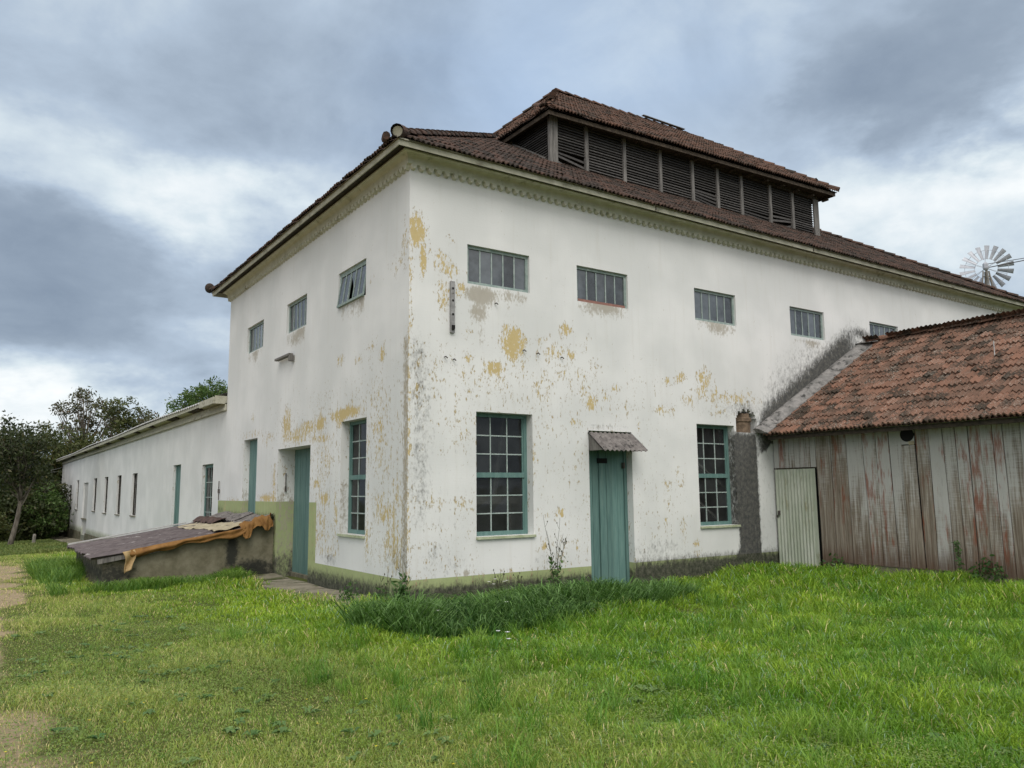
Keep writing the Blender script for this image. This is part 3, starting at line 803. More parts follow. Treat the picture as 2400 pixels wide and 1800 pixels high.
# canopy
v = MB()
A, B_ = Vector((3.90, .02, 2.72)), Vector((5.06, .02, 2.72))
dn = Vector((0, -.47, -.37))
nn = 46
vs, fs = [], []
for i in range(nn + 1):
    for j, tt in enumerate((0, .5, 1.0)):
        q = A.lerp(B_, i / nn) + dn * tt
        q.z += .016 * math.cos(i * math.pi / 2.3) + .006
        vs.append(q)
for i in range(nn):
    for j in range(2):
        fs.append((i * 3 + j, i * 3 + j + 1, i * 3 + j + 4, i * 3 + j + 3))
b0 = len(vs)
vs += [q - Vector((0, 0, .012)) for q in vs]
fs += [tuple(reversed([b0 + k for k in f])) for f in fs]
for i in range(nn):
    fs.append((i * 3 + 2, b0 + i * 3 + 2, b0 + i * 3 + 5, i * 3 + 5))
v.add(vs, fs)
can = v.build('canopy', M['asbestos'], mill)
v = MB()
for x in (3.93, 5.0):
    q = [Vector((x, .0, 2.68)), Vector((x, -.40, 2.355)), Vector((x, .0, 2.355))]
    v.add([p for p in q] + [p + Vector((.035, 0, 0)) for p in q], [(0, 1, 2), (5, 4, 3), (0, 3, 4, 1), (1, 4, 5, 2), (2, 5, 3, 0)])
v.bar((3.97, -.36, 2.375), (5.0, -.36, 2.375), .04, .04)
v.build('canopy_bracket', M['greywood'], can)

# iron strap and beam stub fixed to the walls, door stays
v = MB(); v.box((.80, -.045, 4.37), (.885, -.002, 5.30)); st = v.build('iron_strap', M['ironbar'], mill)
for z in (5.17, 4.95, 4.70):
    v = MB(); v.tube([(.845, -.040, z), (.845, -.049, z)], .022, 10); v.build('bolt_hole', M['black'], st)
v = MB(); v.box((.815, -.075, 4.42), (.87, -.047, 4.50)); v.build('bracket', M['black'], st)
v = MB(); v.box((-.13, 5.85, 4.75), (-.03, 6.90, 4.80)); v.box((-.12, 5.82, 4.62), (-.002, 5.93, 4.745)); v.build('beam_stub', M['greywood'], mill)
v = MB(); v.tube([(.20, 6.80, 2.06), (.20, 6.80, 1.62)], .012, 6); v.tube([(.20, 6.80, 1.75), (.20, 6.80, 1.62)], .022, 6); v.build('door_stay', M['iron'], mill)
# small iron hooks in the plaster
for (x, z) in ((2.38, 4.20), (2.70, 4.17), (3.27, 4.14), (.70, 3.93), (.87, 3.90), (1.76, 5.02)):
    v = MB(); v.tube([(x, 0.0, z), (x, -.05, z), (x + .03, -.06, z - .03)], .011, 5); v.build('wall_hook', M['iron'], mill)
# broken clay flue stub inside the hole
v = MB()
ring, prof = 18, [(2.70, .26), (3.10, .265), (3.12, .29), (3.20, .29), (3.22, .25), (3.30, .25), (3.31, .19), (2.9, .19)]
vs = [(8.66 + r * math.cos(2 * math.pi * k / ring), .27 + r * math.sin(2 * math.pi * k / ring), z + (.015 * math.sin(k * 2.3) if z > 3.25 else 0)) for z, r in prof for k in range(ring)]
fs = [(i * ring + k, i * ring + (k + 1) % ring, (i + 1) * ring + (k + 1) % ring, (i + 1) * ring + k) for i in range(len(prof) - 1) for k in range(ring)]
v.add(vs, fs)
v.build('flue_pipe', M['brick'], mill)
v = MB(); v.box((8.12, .352, 2.6), (9.1, .40, 3.6)); v.build('flue_back', M['black'], mill)

# ------------------------------------------------------------------ cornice, dentils, fascia
def ring_profile(mb, prof, x0, y0, x1, y1, close=False):
    """sweep (outward, z) profile round a rectangle with mitred corners"""
    vs, n = [], len(prof)
    for (cx, cy, sx, sy) in ((x0, y0, -1, -1), (x1, y0, 1, -1), (x1, y1, 1, 1), (x0, y1, -1, 1)):
        for dd, z in prof:
            vs.append((cx + sx * dd, cy + sy * dd, z))
    fs = []
    for k in range(4):
        k2 = (k + 1) % 4
        for i in range(n - 1 + (1 if close else 0)):
            i2 = (i + 1) % n
            fs.append((k * n + i, k2 * n + i, k2 * n + i2, k * n + i2))
    mb.add(vs, fs)
v = MB()
cove = [(0.0, 7.285), (.075, 7.285), (.082, 7.315), (.085, 7.34)] + [(.085 + .11 * (1 - math.cos(t)), 7.34 + .12 * math.sin(t)) for t in np.linspace(.15, 1.5, 7)] + [(.20, 7.465), (.20, 7.49), (0.0, 7.49)]
ring_profile(v, cove, 0, 0, ML, MD)
v.build('cornice', M['trim'], mill, smooth=False)
v = MB()
pitch = .168
def tooth(o, U, N_):
    """scalloped tooth: a half lozenge under the cove"""
    w, dpt, hgt = .142, .078, .118
    prof = [(-w / 2, .0), (-w * .42, -hgt * .55), (-w * .18, -hgt * .93), (w * .18, -hgt * .93), (w * .42, -hgt * .55), (w / 2, .0)]
    vs = []
    for dd, sc in ((.0, 1.0), (dpt, .8)):
        for u, z in prof:
            vs.append(o + U * (u * sc) + N_ * dd + Vector((0, 0, z * (1 if dd == 0 else .86))))
    n = len(prof)
    v.add(vs, [(i, i + 1, n + i + 1, n + i) for i in range(n - 1)] + [tuple(range(n, 2 * n))])
k = int(ML / pitch)
for i in range(k + 1):
    tooth(Vector((.05 + i * ML / (k + .3), 0, 7.305)), Vector((1, 0, 0)), Vector((0, -1, 0)))
k = int(MD / pitch)
for i in range(k + 1):
    tooth(Vector((0, .05 + i * MD / (k + .3), 7.305)), Vector((0, 1, 0)), Vector((-1, 0, 0)))
v.build('dentil_trim', M['trim'], mill)
v = MB()
ring_profile(v, [(.405, 7.405), (.43, 7.40), (.445, 7.525), (.405, 7.525)], 0, 0, ML, MD, close=True)
v.build('fascia', M['fascia'], mill)
v = MB()
ring_profile(v, [(.0, 7.528), (.404, 7.528)], 0, 0, ML, MD)
v.build('soffit', M['darkwood'], mill)  # dark board added, paints the shaded gap behind the fascia
for (p, U) in (((5.52, -.452, 7.41), 0), ((10.9, -.452, 7.41), 0), ((16.2, -.452, 7.41), 0)):
    v = MB(); v.box(p, (p[0] + .012, p[1] + .02, p[2] + .115)); v.build('fascia_joint', M['darkwood'], mill)

# ------------------------------------------------------------------ tiled roofs
PROF_A = [(0, .0), (.10, .036), (.24, .042), (.38, .010), (.50, .0), (.64, .034), (.78, .038), (.92, .006), (1.0, .0)]
PROF_B = [(0, .0), (.10, .044), (.22, .054), (.36, .016), (.50, .0), (.62, .034), (.76, .042), (.90, .006), (1.0, .0)]
def tile_plane(mb, poly, seed, tw=.205, tl=.335, thick=.034, jit=.009, drop=0.01, prof=PROF_A, lift0=.046):
    """poly[0]->poly[1] is the eave, left to right as seen from outside"""
    rr = random.Random(seed)
    P = [Vector(p) for p in poly]
    U = (P[1] - P[0]).normalized()
    N_ = U.cross(P[-1] - P[0]).normalized()
    W_ = N_.cross(U).normalized()
    uv = [((p - P[0]).dot(U), (p - P[0]).dot(W_)) for p in P]
    def inside(u, w):
        c = False
        for (x0, y0), (x1, y1) in zip(uv, uv[1:] + uv[:1]):
            if (y0 > w) != (y1 > w) and u < (x1 - x0) * (w - y0) / (y1 - y0) + x0:
                c = not c
        return c
    umax, wmax = max(u for u, _ in uv), max(w for _, w in uv)
    umin = min(u for u, _ in uv)
    for r in range(int(wmax / tl) + 1):
        w = r * tl
        for c in range(int((umax - umin) / tw) + 1):
            u = umin + c * tw
            if not inside(u + tw / 2, min(w + tl * .45, wmax - .02)):
                continue
            if rr.random() < drop and r > 0:
                continue
            j = [rr.uniform(-jit, jit) for _ in range(4)]
            rot = rr.uniform(-.012, .012)
            t = (rr.random(), rr.random(), rr.random(), 1)
            vs = []
            for (wa, lift) in ((-.035, lift0), (tl + .01, .014)):
                for (pu, pz) in prof:
                    uu = u + pu * tw * 1.02 + rot * wa
                    vs.append(P[0] + U * uu + W_ * (w + wa + j[0] + rot * pu * tw) + N_ * (lift + pz + j[1]))
            n = len(prof)
            for (pu, pz) in prof:                           # thickness of the lower edge
                uu = u + pu * tw * 1.02 + rot * -.035
                vs.append(P[0] + U * uu + W_ * (w - .035 + j[0] + rot * pu * tw) + N_ * (lift0 - thick + pz + j[1]))
            fs = [(i, i + 1, n + i + 1, n + i) for i in range(n - 1)] + [(2 * n + i, 2 * n + i + 1, i + 1, i) for i in range(n - 1)]
            mb.add(vs, fs, t)
    # boarding below, so nothing shows through
    mb.add([p - N_ * .012 for p in P], [tuple(range(len(P)))], (.1, .1, 0, 1))

def cap_tiles(mb, a, b, seed, step=.36, r=.115, start=0.0):
    rr = random.Random(seed)
    a, b = Vector(a), Vector(b)
    L = (b - a).length
    t = (b - a).normalized()
    side = t.cross(Vector((0, 0, 1))).normalized()
    up = side.cross(t)
    n = max(1, int(L / step))
    for k in range(n):
        o = a + t * (L * k / n + start)
        tint = (rr.random(), rr.random(), rr.random(), 1)
        jl = rr.uniform(-.012, .012)
        vs = []
        m = 9
        for (s_, rad, lift) in ((-.03, r * 1.06, .030), (L / n + .02, r * .88, .008)):
            for i in range(m):
                an = math.pi * i / (m - 1)
                vs.append(o + t * s_ + side * (math.cos(an) * rad + jl) + up * (math.sin(an) * rad * .85 + lift - .02))
        for i in range(m):
            an = math.pi * i / (m - 1)
            vs.append(o - t * .03 + side * (math.cos(an) * (r * 1.06 - .022) + jl) + up * (math.sin(an) * (r * .9 - .022) * .85 + .010))
        fs = [(i, i + 1, m + i + 1, m + i) for i in range(m - 1)] + [(2 * m + i, 2 * m + i + 1, i + 1, i) for i in range(m - 1)]
        mb.add(vs, fs, tint)

EZ, OV, SL = 7.50, .47, .63
ex0, ey0, ex1, ey1 = -OV, -OV, ML + OV, MD + OV
hgt = SL * (MD / 2 + OV)
rA, rB = (5.8, 5.8, EZ + hgt), (ML - 5.8, 5.8, EZ + hgt)
c00, c10, c11, c01 = (ex0, ey0, EZ), (ex1, ey0, EZ), (ex1, ey1, EZ), (ex0, ey1, EZ)
v = MB()
tile_plane(v, [c00, c10, rB, rA], 11, jit=.011, tl=.31, thick=.022, lift0=.032)
tile_plane(v, [c01, c00, rA], 12, jit=.011, tl=.31, thick=.022, lift0=.032)
tile_plane(v, [c10, c11, rB], 13)
tile_plane(v, [c11, c01, rA, rB], 14)
roof = v.build('roof', M['tile_main'], mill)
v = MB()
lift = Vector((0, 0, .06))
for a, b, sd in ((c00, rA, 1), (c10, rB, 2), (c11, rB, 3), (c01, rA, 4), (rA, rB, 5)):
    a = Vector(a) + (Vector(b) - Vector(a)).normalized() * .05
    cap_tiles(v, a + lift, Vector(b) + lift, sd)
v.build('ridge_cap', M['tile_main'], roof)
# plugged cap at each near hip end and the knob on the far corner
v = MB()
v.tube([(-.50, -.50, 7.60), (-.30, -.30, 7.70)], [.118, .11], 12, cap=False, tint=(.5, .2, .9, 1)); v.tube([(-.50, -.50, 7.60), (-.29, -.29, 7.705)], [.10, .092], 12, cap=False, tint=(.1, .9, .1, 1))
v.tube([(-.60, -.30, 7.57), (-.50, -.02, 7.62)], [.07, .06], 8, tint=(.9, .2, .2, 1))
hc = v.build('hip_end_cap', M['tile_main'], roof)
v = MB(); v.tube([(-.47, -.47, 7.60), (-.40, -.40, 7.645)], [.094, .099], 12); v.build('mortar_plug', M['fascia'], hc)
v = MB()
ring = 12
vs = [(-.50 + .14 * math.sin(a) * math.cos(2 * math.pi * k / ring), MD + .52 + .14 * math.sin(a) * math.sin(2 * math.pi * k / ring), 7.66 - .15 * math.cos(a)) for a in np.linspace(.15, 3.0, 8) for k in range(ring)]
v.add(vs, [(i * ring + k, i * ring + (k + 1) % ring, (i + 1) * ring + (k + 1) % ring, (i + 1) * ring + k) for i in range(7) for k in range(ring)], (.1, .8, .4, 1))
v.build('hip_end_knob', M['tile_main'], roof, smooth=True)

# ------------------------------------------------------------------ louvred clerestory
LX0, LX1, LY0, LY1 = 5.05, 15.57, 2.56, 9.04
BZ = EZ + SL * (LY0 + OV) + .03            # foot of the long face on the roof slope
PZ = 10.62                                 # underside of the wall plate
v = MB()
v.box((LX0 - .05, LY0 - .05, PZ), (LX1 + .05, LY0 + .09, PZ + .13))
v.box((LX0 - .05, LY1 - .09, PZ), (LX1 + .05, LY1 + .05, PZ + .13))
v.box((LX0 - .05, LY0 + .092, PZ), (LX0 + .09, LY1 - .092, PZ + .13))
v.box((LX1 - .09, LY0 + .092, PZ), (LX1 + .05, LY1 - .092, PZ + .13))
v.box((LX0 + .06, LY0 - .02, BZ - .06), (LX1 - .06, LY0 + .06, BZ + .03))
v.box((LX0 + .12, LY1 - .1, 8.5), (LX1 - .12, LY1 - .02, PZ))          # unseen rear, boarded up to keep light out
v.box((LX1 - .1, LY0 + .14, 8.6), (LX1 - .02, LY1 - .12, PZ))
v.box((LX0 + .5, LY0 + .5, 9.0), (LX1 - .5, LY0 + .55, PZ))             # added dark sheets, stand in for shade behind the louvres
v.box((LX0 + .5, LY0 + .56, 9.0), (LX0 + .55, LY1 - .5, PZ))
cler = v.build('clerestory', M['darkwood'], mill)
PX = [5.05, 6.17, 7.43, 8.72, 9.95, 10.97, 11.99, 13.28, 14.35, 15.57]
rr = random.Random(5)
for i, x in enumerate(PX):
    p = MB()
    if i in (0, 9):
        s_ = 1 if i == 0 else -1
        p.box((x - .05 * s_, LY0 - .06, BZ - .12), (x + .035 * s_, LY0 + .03, PZ))
        p.box((x + .045 * s_, LY0 - .06, BZ - .16), (x + .19 * s_, LY0 - .01, PZ))
    else:
        p.box((x - .05, LY0 - .045, BZ - .1), (x + .05, LY0 + .03, PZ))
    p.build('post', M['greywood'], cler)
droop = {0: (4, .30), 4: (5, .16), 6: (2, .06), 7: (4, -.24)}
for i in range(9):
    s = MB()
    x0, x1 = PX[i] + (.19 if i == 0 else .05), PX[i + 1] - (.19 if i == 8 else .05)
    n = 15
    for k in range(n):
        z = BZ + .06 + (PZ - BZ - .08) * (k + .4) / n
        dl_, dr_ = rr.uniform(-.004, .004), rr.uniform(-.004, .004)
        if i in droop and k < droop[i][0]:
            q = droop[i][1] * (1 - k / droop[i][0])
            if q > 0: dr_ -= q
            else: dl_ -= -q
            if k == 1 and i in (0, 7): continue
        tw = rr.uniform(-.06, .06) + (.3 if i in droop and k < droop[i][0] else 0)
        a_ = math.radians(52) + tw
        D_ = Vector((0, -math.cos(a_), -math.sin(a_)))
        up_ = Vector((0, -math.sin(a_), math.cos(a_)))
        A = Vector((x0, LY0 + .045, z + .04 + dl_)); B_ = Vector((x1, LY0 + .045, z + .04 + dr_))
        s.obox(A, B_ - A, D_ * .075, up_ * .016, (rr.random(), 0, 0, 1))
    s.build('louvre', M['louvre'], cler)
# end face over the near slope
EY = [2.64, 4.25, 5.2]
for i in range(2):
    s = MB()
    y0, y1 = EY[i] + .04, EY[i + 1] - .04
    for k in range(17):
        z = BZ + .06 + (PZ - BZ - .08) * (k + .4) / 17
        zroof = EZ + SL * (y0 + OV)
        yy1 = min(y1, (z + .03 - EZ) / SL - OV + .05)
        if yy1 - y0 < .1: continue
        A = Vector((LX0 + .045, y0, z + .04)); B_ = Vector((LX0 + .045, yy1, z + .04))
        a_ = math.radians(52)
        s.obox(A, B_ - A, Vector((-math.cos(a_), 0, -math.sin(a_))) * .085, Vector((-math.sin(a_), 0, math.cos(a_))) * .012, (rr.random(), 0, 0, 1))
    s.build('louvre', M['louvre'], cler)
p = MB(); p.box((LX0 - .04, 4.22, 10.35), (LX0 + .03, 4.30, PZ)); p.build('post', M['greywood'], cler)
p = MB(); p.bar((LX0 - .03, 2.7, 9.53), (LX0 - .03, 4.9, 10.93), .1, .12); p.build('base_board', M['greywood'], cler)
LO, LE, LR = .50, 10.70, 13.40
q0, q1, q2, q3 = (LX0 - .32, LY0 - .36, LE - .10), (LX1 + LO - .05, LY0 - LO, LE + .12), (LX1 + LO - .05, LY1 + LO, LE + .12), (LX0 - .32, LY1 + LO, LE - .1)
k0, k1 = (7.75, 5.8, LR - .02), (13.6, 5.8, LR + .05)
v = MB()
tile_plane(v, [q0, q1, k1, k0], 21, jit=.012, drop=.015)
tile_plane(v, [q3, q0, k0], 22, jit=.02, drop=.05)
tile_plane(v, [q1, q2, k1], 23)
tile_plane(v, [q2, q3, k0, k1], 24)
lr = v.build('clerestory_roof', M['tile_lantern'], cler)
v = MB()
l2 = Vector((0, 0, .07))
def along(a, b, t): return Vector(a).lerp(Vector(b), t)
cap_tiles(v, along(q0, k0, .22) + l2, Vector(k0) + l2, 31)
cap_tiles(v, Vector(q1) + l2, Vector(k1) + l2, 32)
cap_tiles(v, Vector(q2) + l2, Vector(k1) + l2, 33)
cap_tiles(v, Vector(q3) + l2, Vector(k0) + l2, 34)
cap_tiles(v, Vector(k0) + l2, Vector(k1) + l2, 35)
for (a, b, sd) in (((4.78, 2.20, 10.68), (5.02, 2.48, 10.90), 1), ((4.76, 2.42, 10.70), (4.90, 2.92, 10.98), 2)):     # slipped pieces at the broken corner
    w2 = MB(); cap_tiles(w2, a, b, sd, step=.5); w2.build('slipped_tile', M['tile_lantern'], cler)
v.build('ridge_cap', M['tile_lantern'], cler)
v = MB()                                     # eave boards
v.bar((q0[0] + .05, q0[1] + .07, q0[2] - .07), (q1[0] - .05, q1[1] + .07, q1[2] - .07), .03, .10)
v.bar((q0[0] + .07, q0[1] + .10, q0[2] - .07), (q3[0] + .07, q3[1] - .1, q3[2] - .07), .03, .10)
v.bar((q1[0] - .07, q1[1] + .10, q1[2] - .07), (q2[0] - .07, q2[1] - .1, q2[2] - .07), .03, .10)
for i in range(16):
    x = LX0 - .2 + i * .73
    v.box((x, LY0 - .27, LE - .10), (x + .07, LY0 - .06, LE - .05))
v.quad((q0[0] + .1, q0[1] + .1, q0[2] - .05), (q1[0] - .1, q1[1] + .1, q1[2] - .05), (q1[0] - .1, LY0 + .3, q1[2] - .01), (q0[0] + .1, LY0 + .3, q0[2] + .12))
v.quad((q0[0] + .1, LY0 + .31, q0[2] - .04), (LX0 + .3, LY0 + .31, q0[2] + .1), (LX0 + .3, LY1, q0[2] + .1), (q0[0] + .1, LY1, q0[2] - .04))
v.build('eave_board', M['eavewood'], cler)
v = MB()
v.bar((11.2, 5.68, 13.60), (13.1, 5.68, 13.60), .10, .02)
v.build('loose_strip', M['flash'], cler)
# timbers seen behind the old panes
tr = empty('timber_trestle', (2.1, 1.3, 0.0), 'pale timber trestle standing inside behind the tall window left of the door', 'trestle')
v = MB()
v.bar((1.3, 1.3, 1.42), (3.2, 1.3, 1.42), .06, .16)
v.build('rail', M['board_white'], tr)
for (a, b) in (((1.62, 1.3, 1.34), (1.50, 1.35, .0)), ((2.9, 1.3, 1.34), (3.0, 1.35, .0)), ((2.95, 1.5, 3.1), (2.62, 1.4, 1.5))):
    v = MB(); v.bar(a, b, .07, .07); v.build('leg', M['board_white'], tr)
tr = empty('crossed_laths', (7.9, 1.0, 0.0), 'crossed pale laths inside behind the tall window beside the black flue stain', 'laths')
for (a, b) in (((7.0, .8, 2.7), (8.9, .8, 1.5)), ((7.2, .8, 1.7), (9.0, .8, .5))):
    v = MB(); v.bar(a, b, .03, .05); v.build('lath', M['board_white'], tr)
# ------------------------------------------------------------------ ground height
def gz(x, y):
    x = np.asarray(x, dtype=float); y = np.asarray(y, dtype=float)
    z = -0.34 - 0.0235 * np.clip(y - 6, 0, 56)
    z = z + 0.12 * smooth(-3, -10, y)
    z = z + 0.07 * smooth(5, 9, x) * smooth(0, -3, y) - .05 * smooth(-1.5, -.3, y) * smooth(1, -1, y)
    z = z + 0.03 * np.sin(x * 1.3 + 2) * np.sin(y * 1.1) + .015 * np.sin(x * 3.1 + y * 2.3)
    return z
def bare(x, y):
    x = np.asarray(x, dtype=float); y = np.asarray(y, dtype=float)
    b = 0.72 * smooth(-4.75, -5.7, x + .3 * vnoise(x, y, .8) - .04 * (y - 3)) * smooth(24, 18, y) 
    b = np.maximum(b, .75 * np.exp(-((x + 5.1) / .7) ** 2 - ((y - 14) / 4.5) ** 2))
    b = np.maximum(b, .40 * np.exp(-((x + 5.3) / .6) ** 2 - ((y + 5.6) / 1.0) ** 2))
    b = np.clip(b + .16 * vnoise(x, y, 2.2) * (b > .2), 0, 1)
    b = np.maximum(b, .62 * np.exp(-((x + .75) / .5) ** 2 - ((y - 3.4) / 3.4) ** 2))
    return b
gx = np.concatenate([np.linspace(-260, -16, 14)[:-1], np.linspace(-16, 18, 120), np.linspace(18, 260, 14)[1:]])
gy = np.concatenate([np.linspace(-200, -16, 10)[:-1], np.linspace(-16, 24, 140), np.linspace(24, 70, 24)[1:], np.linspace(70, 320, 10)[1:]])
X, Y = np.meshgrid(gx, gy, indexing='ij')
Zg = gz(X, Y); Bg = bare(X, Y)
v = MB()
nx_, ny_ = X.shape
v.add([(X[i, j], Y[i, j], Zg[i, j]) for i in range(nx_) for j in range(ny_)],
      [(i * ny_ + j, (i + 1) * ny_ + j, (i + 1) * ny_ + j + 1, i * ny_ + j + 1) for i in range(nx_ - 1) for j in range(ny_ - 1)],
      [(float(Bg[i, j]), 0, 0, 1) for i in range(nx_) for j in range(ny_)])
tag(v.build('ground', M['ground'], smooth=True, origin=(0, 0, 0)), kind='structure')
v = MB()
def slab(x0, x1, y0, y1, n, top=.05, seed=0):
    rr = random.Random(seed)
    ys = np.linspace(y0, y1, n)
    for a, b in zip(ys[:-1], ys[1:]):
        e0, e1 = x0 + rr.uniform(-.12, .05), x0 + rr.uniform(-.12, .05)
        za, zb = float(gz(x0, a)) + top + rr.uniform(-.008, .008), float(gz(x0, b)) + top + rr.uniform(-.008, .008)
        p = [(e0, a + .01, za), (x1, a + .01, za + .02), (x1, b - .01, zb + .02), (e1, b - .01, zb)]
        q = [(px, py, pz - .2) for px, py, pz in p]
        v.add(p + q, [(0, 1, 2, 3), (0, 3, 7, 4), (3, 2, 6, 7), (1, 0, 4, 5), (2, 1, 5, 6)])
slab(-.80, -.004, .25, 6.88, 7, .045, 1)
slab(-1.2, -.06, 24, 61, 16, .03, 2)
tag(v.build('path', M['path']), kind='structure')

# ------------------------------------------------------------------ long low wing
WY0, WY1, WT = 11.61, 60.7, 4.2
wing = empty('low_wing', (3, 36, -1), 'long low white wing with narrow windows running off behind the tall mill', 'building')
WN = [(26.05, 27.37, .66, 2.51), (30.48, 31.75, .63, 2.51), (34.92, 36.2, .62, 2.52), (39.4, 40.8, .65, 2.53), (48.45, 49.7, .62, 2.56), (57.45, 58.6, .57, 2.53)]
WF, WG, WL, WNn = (12.96, 14.32, -.9, 2.49), (17.42, 18.66, -.9, 2.61), (43.3, 45.75, -.9, 2.33), (52.9, 54.5, -.9, 2.27)
def wear_wing(HH, ZZ):
    p = np.zeros_like(HH)
    gm = .55 * smooth(-.35, -.75, ZZ) + .12 * smooth(.6, -.4, ZZ)
    y = .3 * smooth(3.6, 4.1, ZZ) * smooth(52, 60, HH)
    for (a, b, c, d_) in WN:
        y = np.maximum(y, .45 * (HH > a) * (HH < b) * smooth(c - .7, c - .02, ZZ) * (ZZ < c))
    gm = np.where((HH < 12.24) & (ZZ < 1.2), np.maximum(gm, .5), gm)
    p = np.maximum(p, .45 * np.exp(-((HH - 12) / .6) ** 2) * np.exp(-((ZZ - 1.45) / .1) ** 2))
    return np.stack([p, gm, np.where((HH < 12.24) & (ZZ < 1.39), 1.0, np.where(ZZ < -.5, .5, 0.0)), y], -1)
wall('wall', wing, 'y', WY0, WY1, -1.9, WT, [(*o, .12) for o in WN] + [(*WF, .14), (*WG, .14), (*WL, .10), (*WNn, .12)], wear_wing, .22, M['plaster'], off=.012, fz=[1.386, 1.394], fh=[12.236, 12.244])
v = MB()
v.box((.3, WY1 - .25, -1.9), (7.5, WY1, WT)); v.box((7.25, WY0, -1.9), (7.5, WY1 - .252, WT))
v.build('rear_wall', M['whitewash'], wing)
v = MB()
v.box((-.06, 22.5, -1.95), (.009, 43.2, -.74)); v.box((-.06, 45.85, -1.95), (.009, WY1, -.74))
v.build('plinth', M['stone'], wing)
for (a, b, c, d_) in WN:
    window(wing, 'y', a, b, c, d_, .085, 3, 4, M['darkwood'], M['glass_dark'], off=.012, fw=.05, sill=M['concrete'], barmat=M['darkwood'])
fo = window(wing, 'y', *WF, .10, 2, 7, M['teal'], M['glass_dark'], off=.012, fw=.10)
plank_door(wing, 'y', *WG, .12, 6, M['teal'], off=.012, jamb=.2, seed=3)
v = MB(); hbox(v, 'y', *WL[:2], .085, .12, -.9, 2.33, .012); bd = v.build('blind_door', M['whitewash'], wing)
v = MB(); hbox(v, 'y', WL[0], WL[1], -.05, .08, .05, .12, .012); v.build('ledge', M['concrete'], wing)
v = MB(); hbox(v, 'y', *WNn[:2], .09, .13, -.9, 2.27, .012); v.build('door', M['darkwood'], wing)
v = MB(); v.tube([(-.03, 12.05, 1.95), (-.03, 12.05, 1.40)], .013, 6); v.tube([(-.03, 12.05, 1.72), (-.03, 12.05, 1.6)], .03, 6); v.build('iron_hook', M['iron'], wing)
EX, EZW = -.37, 4.40
v = MB()
ny = 300
vs = []
for i in range(ny + 1):
    yy = 11.64 + (62.3 - 11.64) * i / ny
    wv_ = .018 * math.cos(i * math.pi) + .03 * math.sin(yy * .35) - .02 * math.sin(yy * .13)
    for (x, z) in ((EX, EZW), (3.75, EZW + 1.5), (7.95, EZW)):
        vs.append((x, yy, z + wv_))
fs = []
for i in range(ny):
    for j in range(2):
        fs.append((i * 3 + j, i * 3 + j + 1, i * 3 + j + 4, i * 3 + j + 3))
b0 = len(vs)
vs += [(x, y, z - .03) for x, y, z in vs]
fs += [tuple(reversed([b0 + q for q in f])) for f in fs]
fs += [(i * 3, i * 3 + 3, b0 + i * 3 + 3, b0 + i * 3) for i in range(ny)]
v.add(vs, fs)
wr = v.build('roof', M['wing_roof'], wing)
v = MB()
v.box((EX + .03, 11.66, EZW - .17), (EX + .055, 62.2, EZW - .045))
v.box((-.075, WY0 + .01, 3.98), (.0, WY1 + .05, 4.06)); v.box((-.05, WY0 + .01, 4.062), (.0, WY1 + .05, 4.2))
v.build('fascia', M['fascia'], wing)
v = MB()
v.quad((EX + .06, 11.7, EZW - .09), (.1, 11.7, 4.205), (.1, 62, 4.205), (EX + .06, 62, EZW - .09))
v.build('soffit', M['trim'], wing)
rr = random.Random(2)
for y in (14.2, 17.6, 22.0, 25.4, 29.5, 34, 38.5, 44, 51):
    v = MB(); v.obox((EX + .10, y, EZW - .165), (.2, 0, -.025), (0, rr.uniform(.5, 1.3), 0), (0, 0, .05)); v.build('rafter_tail', M['darkwood'], wing)
v = MB(); v.box((EX - .02, 11.63, 4.17), (EX + .025, 13.3, 4.36)); v.box((EX + .03, 11.62, 4.17), (.0, 11.65, 4.40)); v.build('end_board', M['fascia'], wing)

# ------------------------------------------------------------------ sloping cellar cover against the left face
RY0, RY1 = 6.95, 11.95
cel = empty('cellar_cover', (-1.9, 9.4, -.4), 'low sloping concrete cellar entrance with dark corrugated roof beside the plank doors', 'shed')
def rz(x):
    return float(np.interp(x, [-3.8, -.8, 0], [.27, .75, 1.0]))
v = MB()
def rwall(y, t):
    n = 14
    xs = np.linspace(-3.6, -.006, n)
    vs = []
    for yy in (y, y + t):
        for x in xs: vs.append((x, yy, -.95))
        for x in xs: vs.append((x, yy, rz(x) - .05))
    fs = [(i, i + 1, n + i + 1, n + i) for i in range(n - 1)] + [(2 * n + i + 1, 2 * n + i, 3 * n + i, 3 * n + i + 1) for i in range(n - 1)]
    fs += [(n + i, n + i + 1, 3 * n + i + 1, 3 * n + i) for i in range(n - 1)] + [(0, n, 3 * n, 2 * n)]
    v.add(vs, fs)
rwall(RY0 + .02, .22); rwall(RY1 - .24, .22)
v.box((-3.6, RY0 + .245, -.95), (-3.4, RY1 - .245, rz(-3.6) - .07))
v.build('wall', M['cellar'], cel)
v = MB()
nyy, nxx = 170, 12
vs = []
xs = np.linspace(-3.83, -.25, nxx)
rr = random.Random(8)
edge = [rr.uniform(-.04, .04) for _ in range(nyy + 1)]
for i in range(nyy + 1):
    y = RY0 - .12 + (RY1 - RY0 + .2) * i / nyy
    for j, x in enumerate(xs):
        sag = -.03 * math.sin(y * 1.1) * math.sin((x + 3.8) * .9)
        vs.append((x + (edge[i // 12 * 12] if j == 0 else 0), y, rz(x) + .022 * math.cos(i * 2 * math.pi / 6) + sag + (.02 if (i // 36) % 2 else 0)))
fs = [(i * nxx + j, (i + 1) * nxx + j, (i + 1) * nxx + j + 1, i * nxx + j + 1) for i in range(nyy) for j in range(nxx - 1)]
b0 = len(vs); vs += [(x, y, z - .012) for x, y, z in vs]
fs += [tuple(reversed([b0 + q for q in f])) for f in fs]
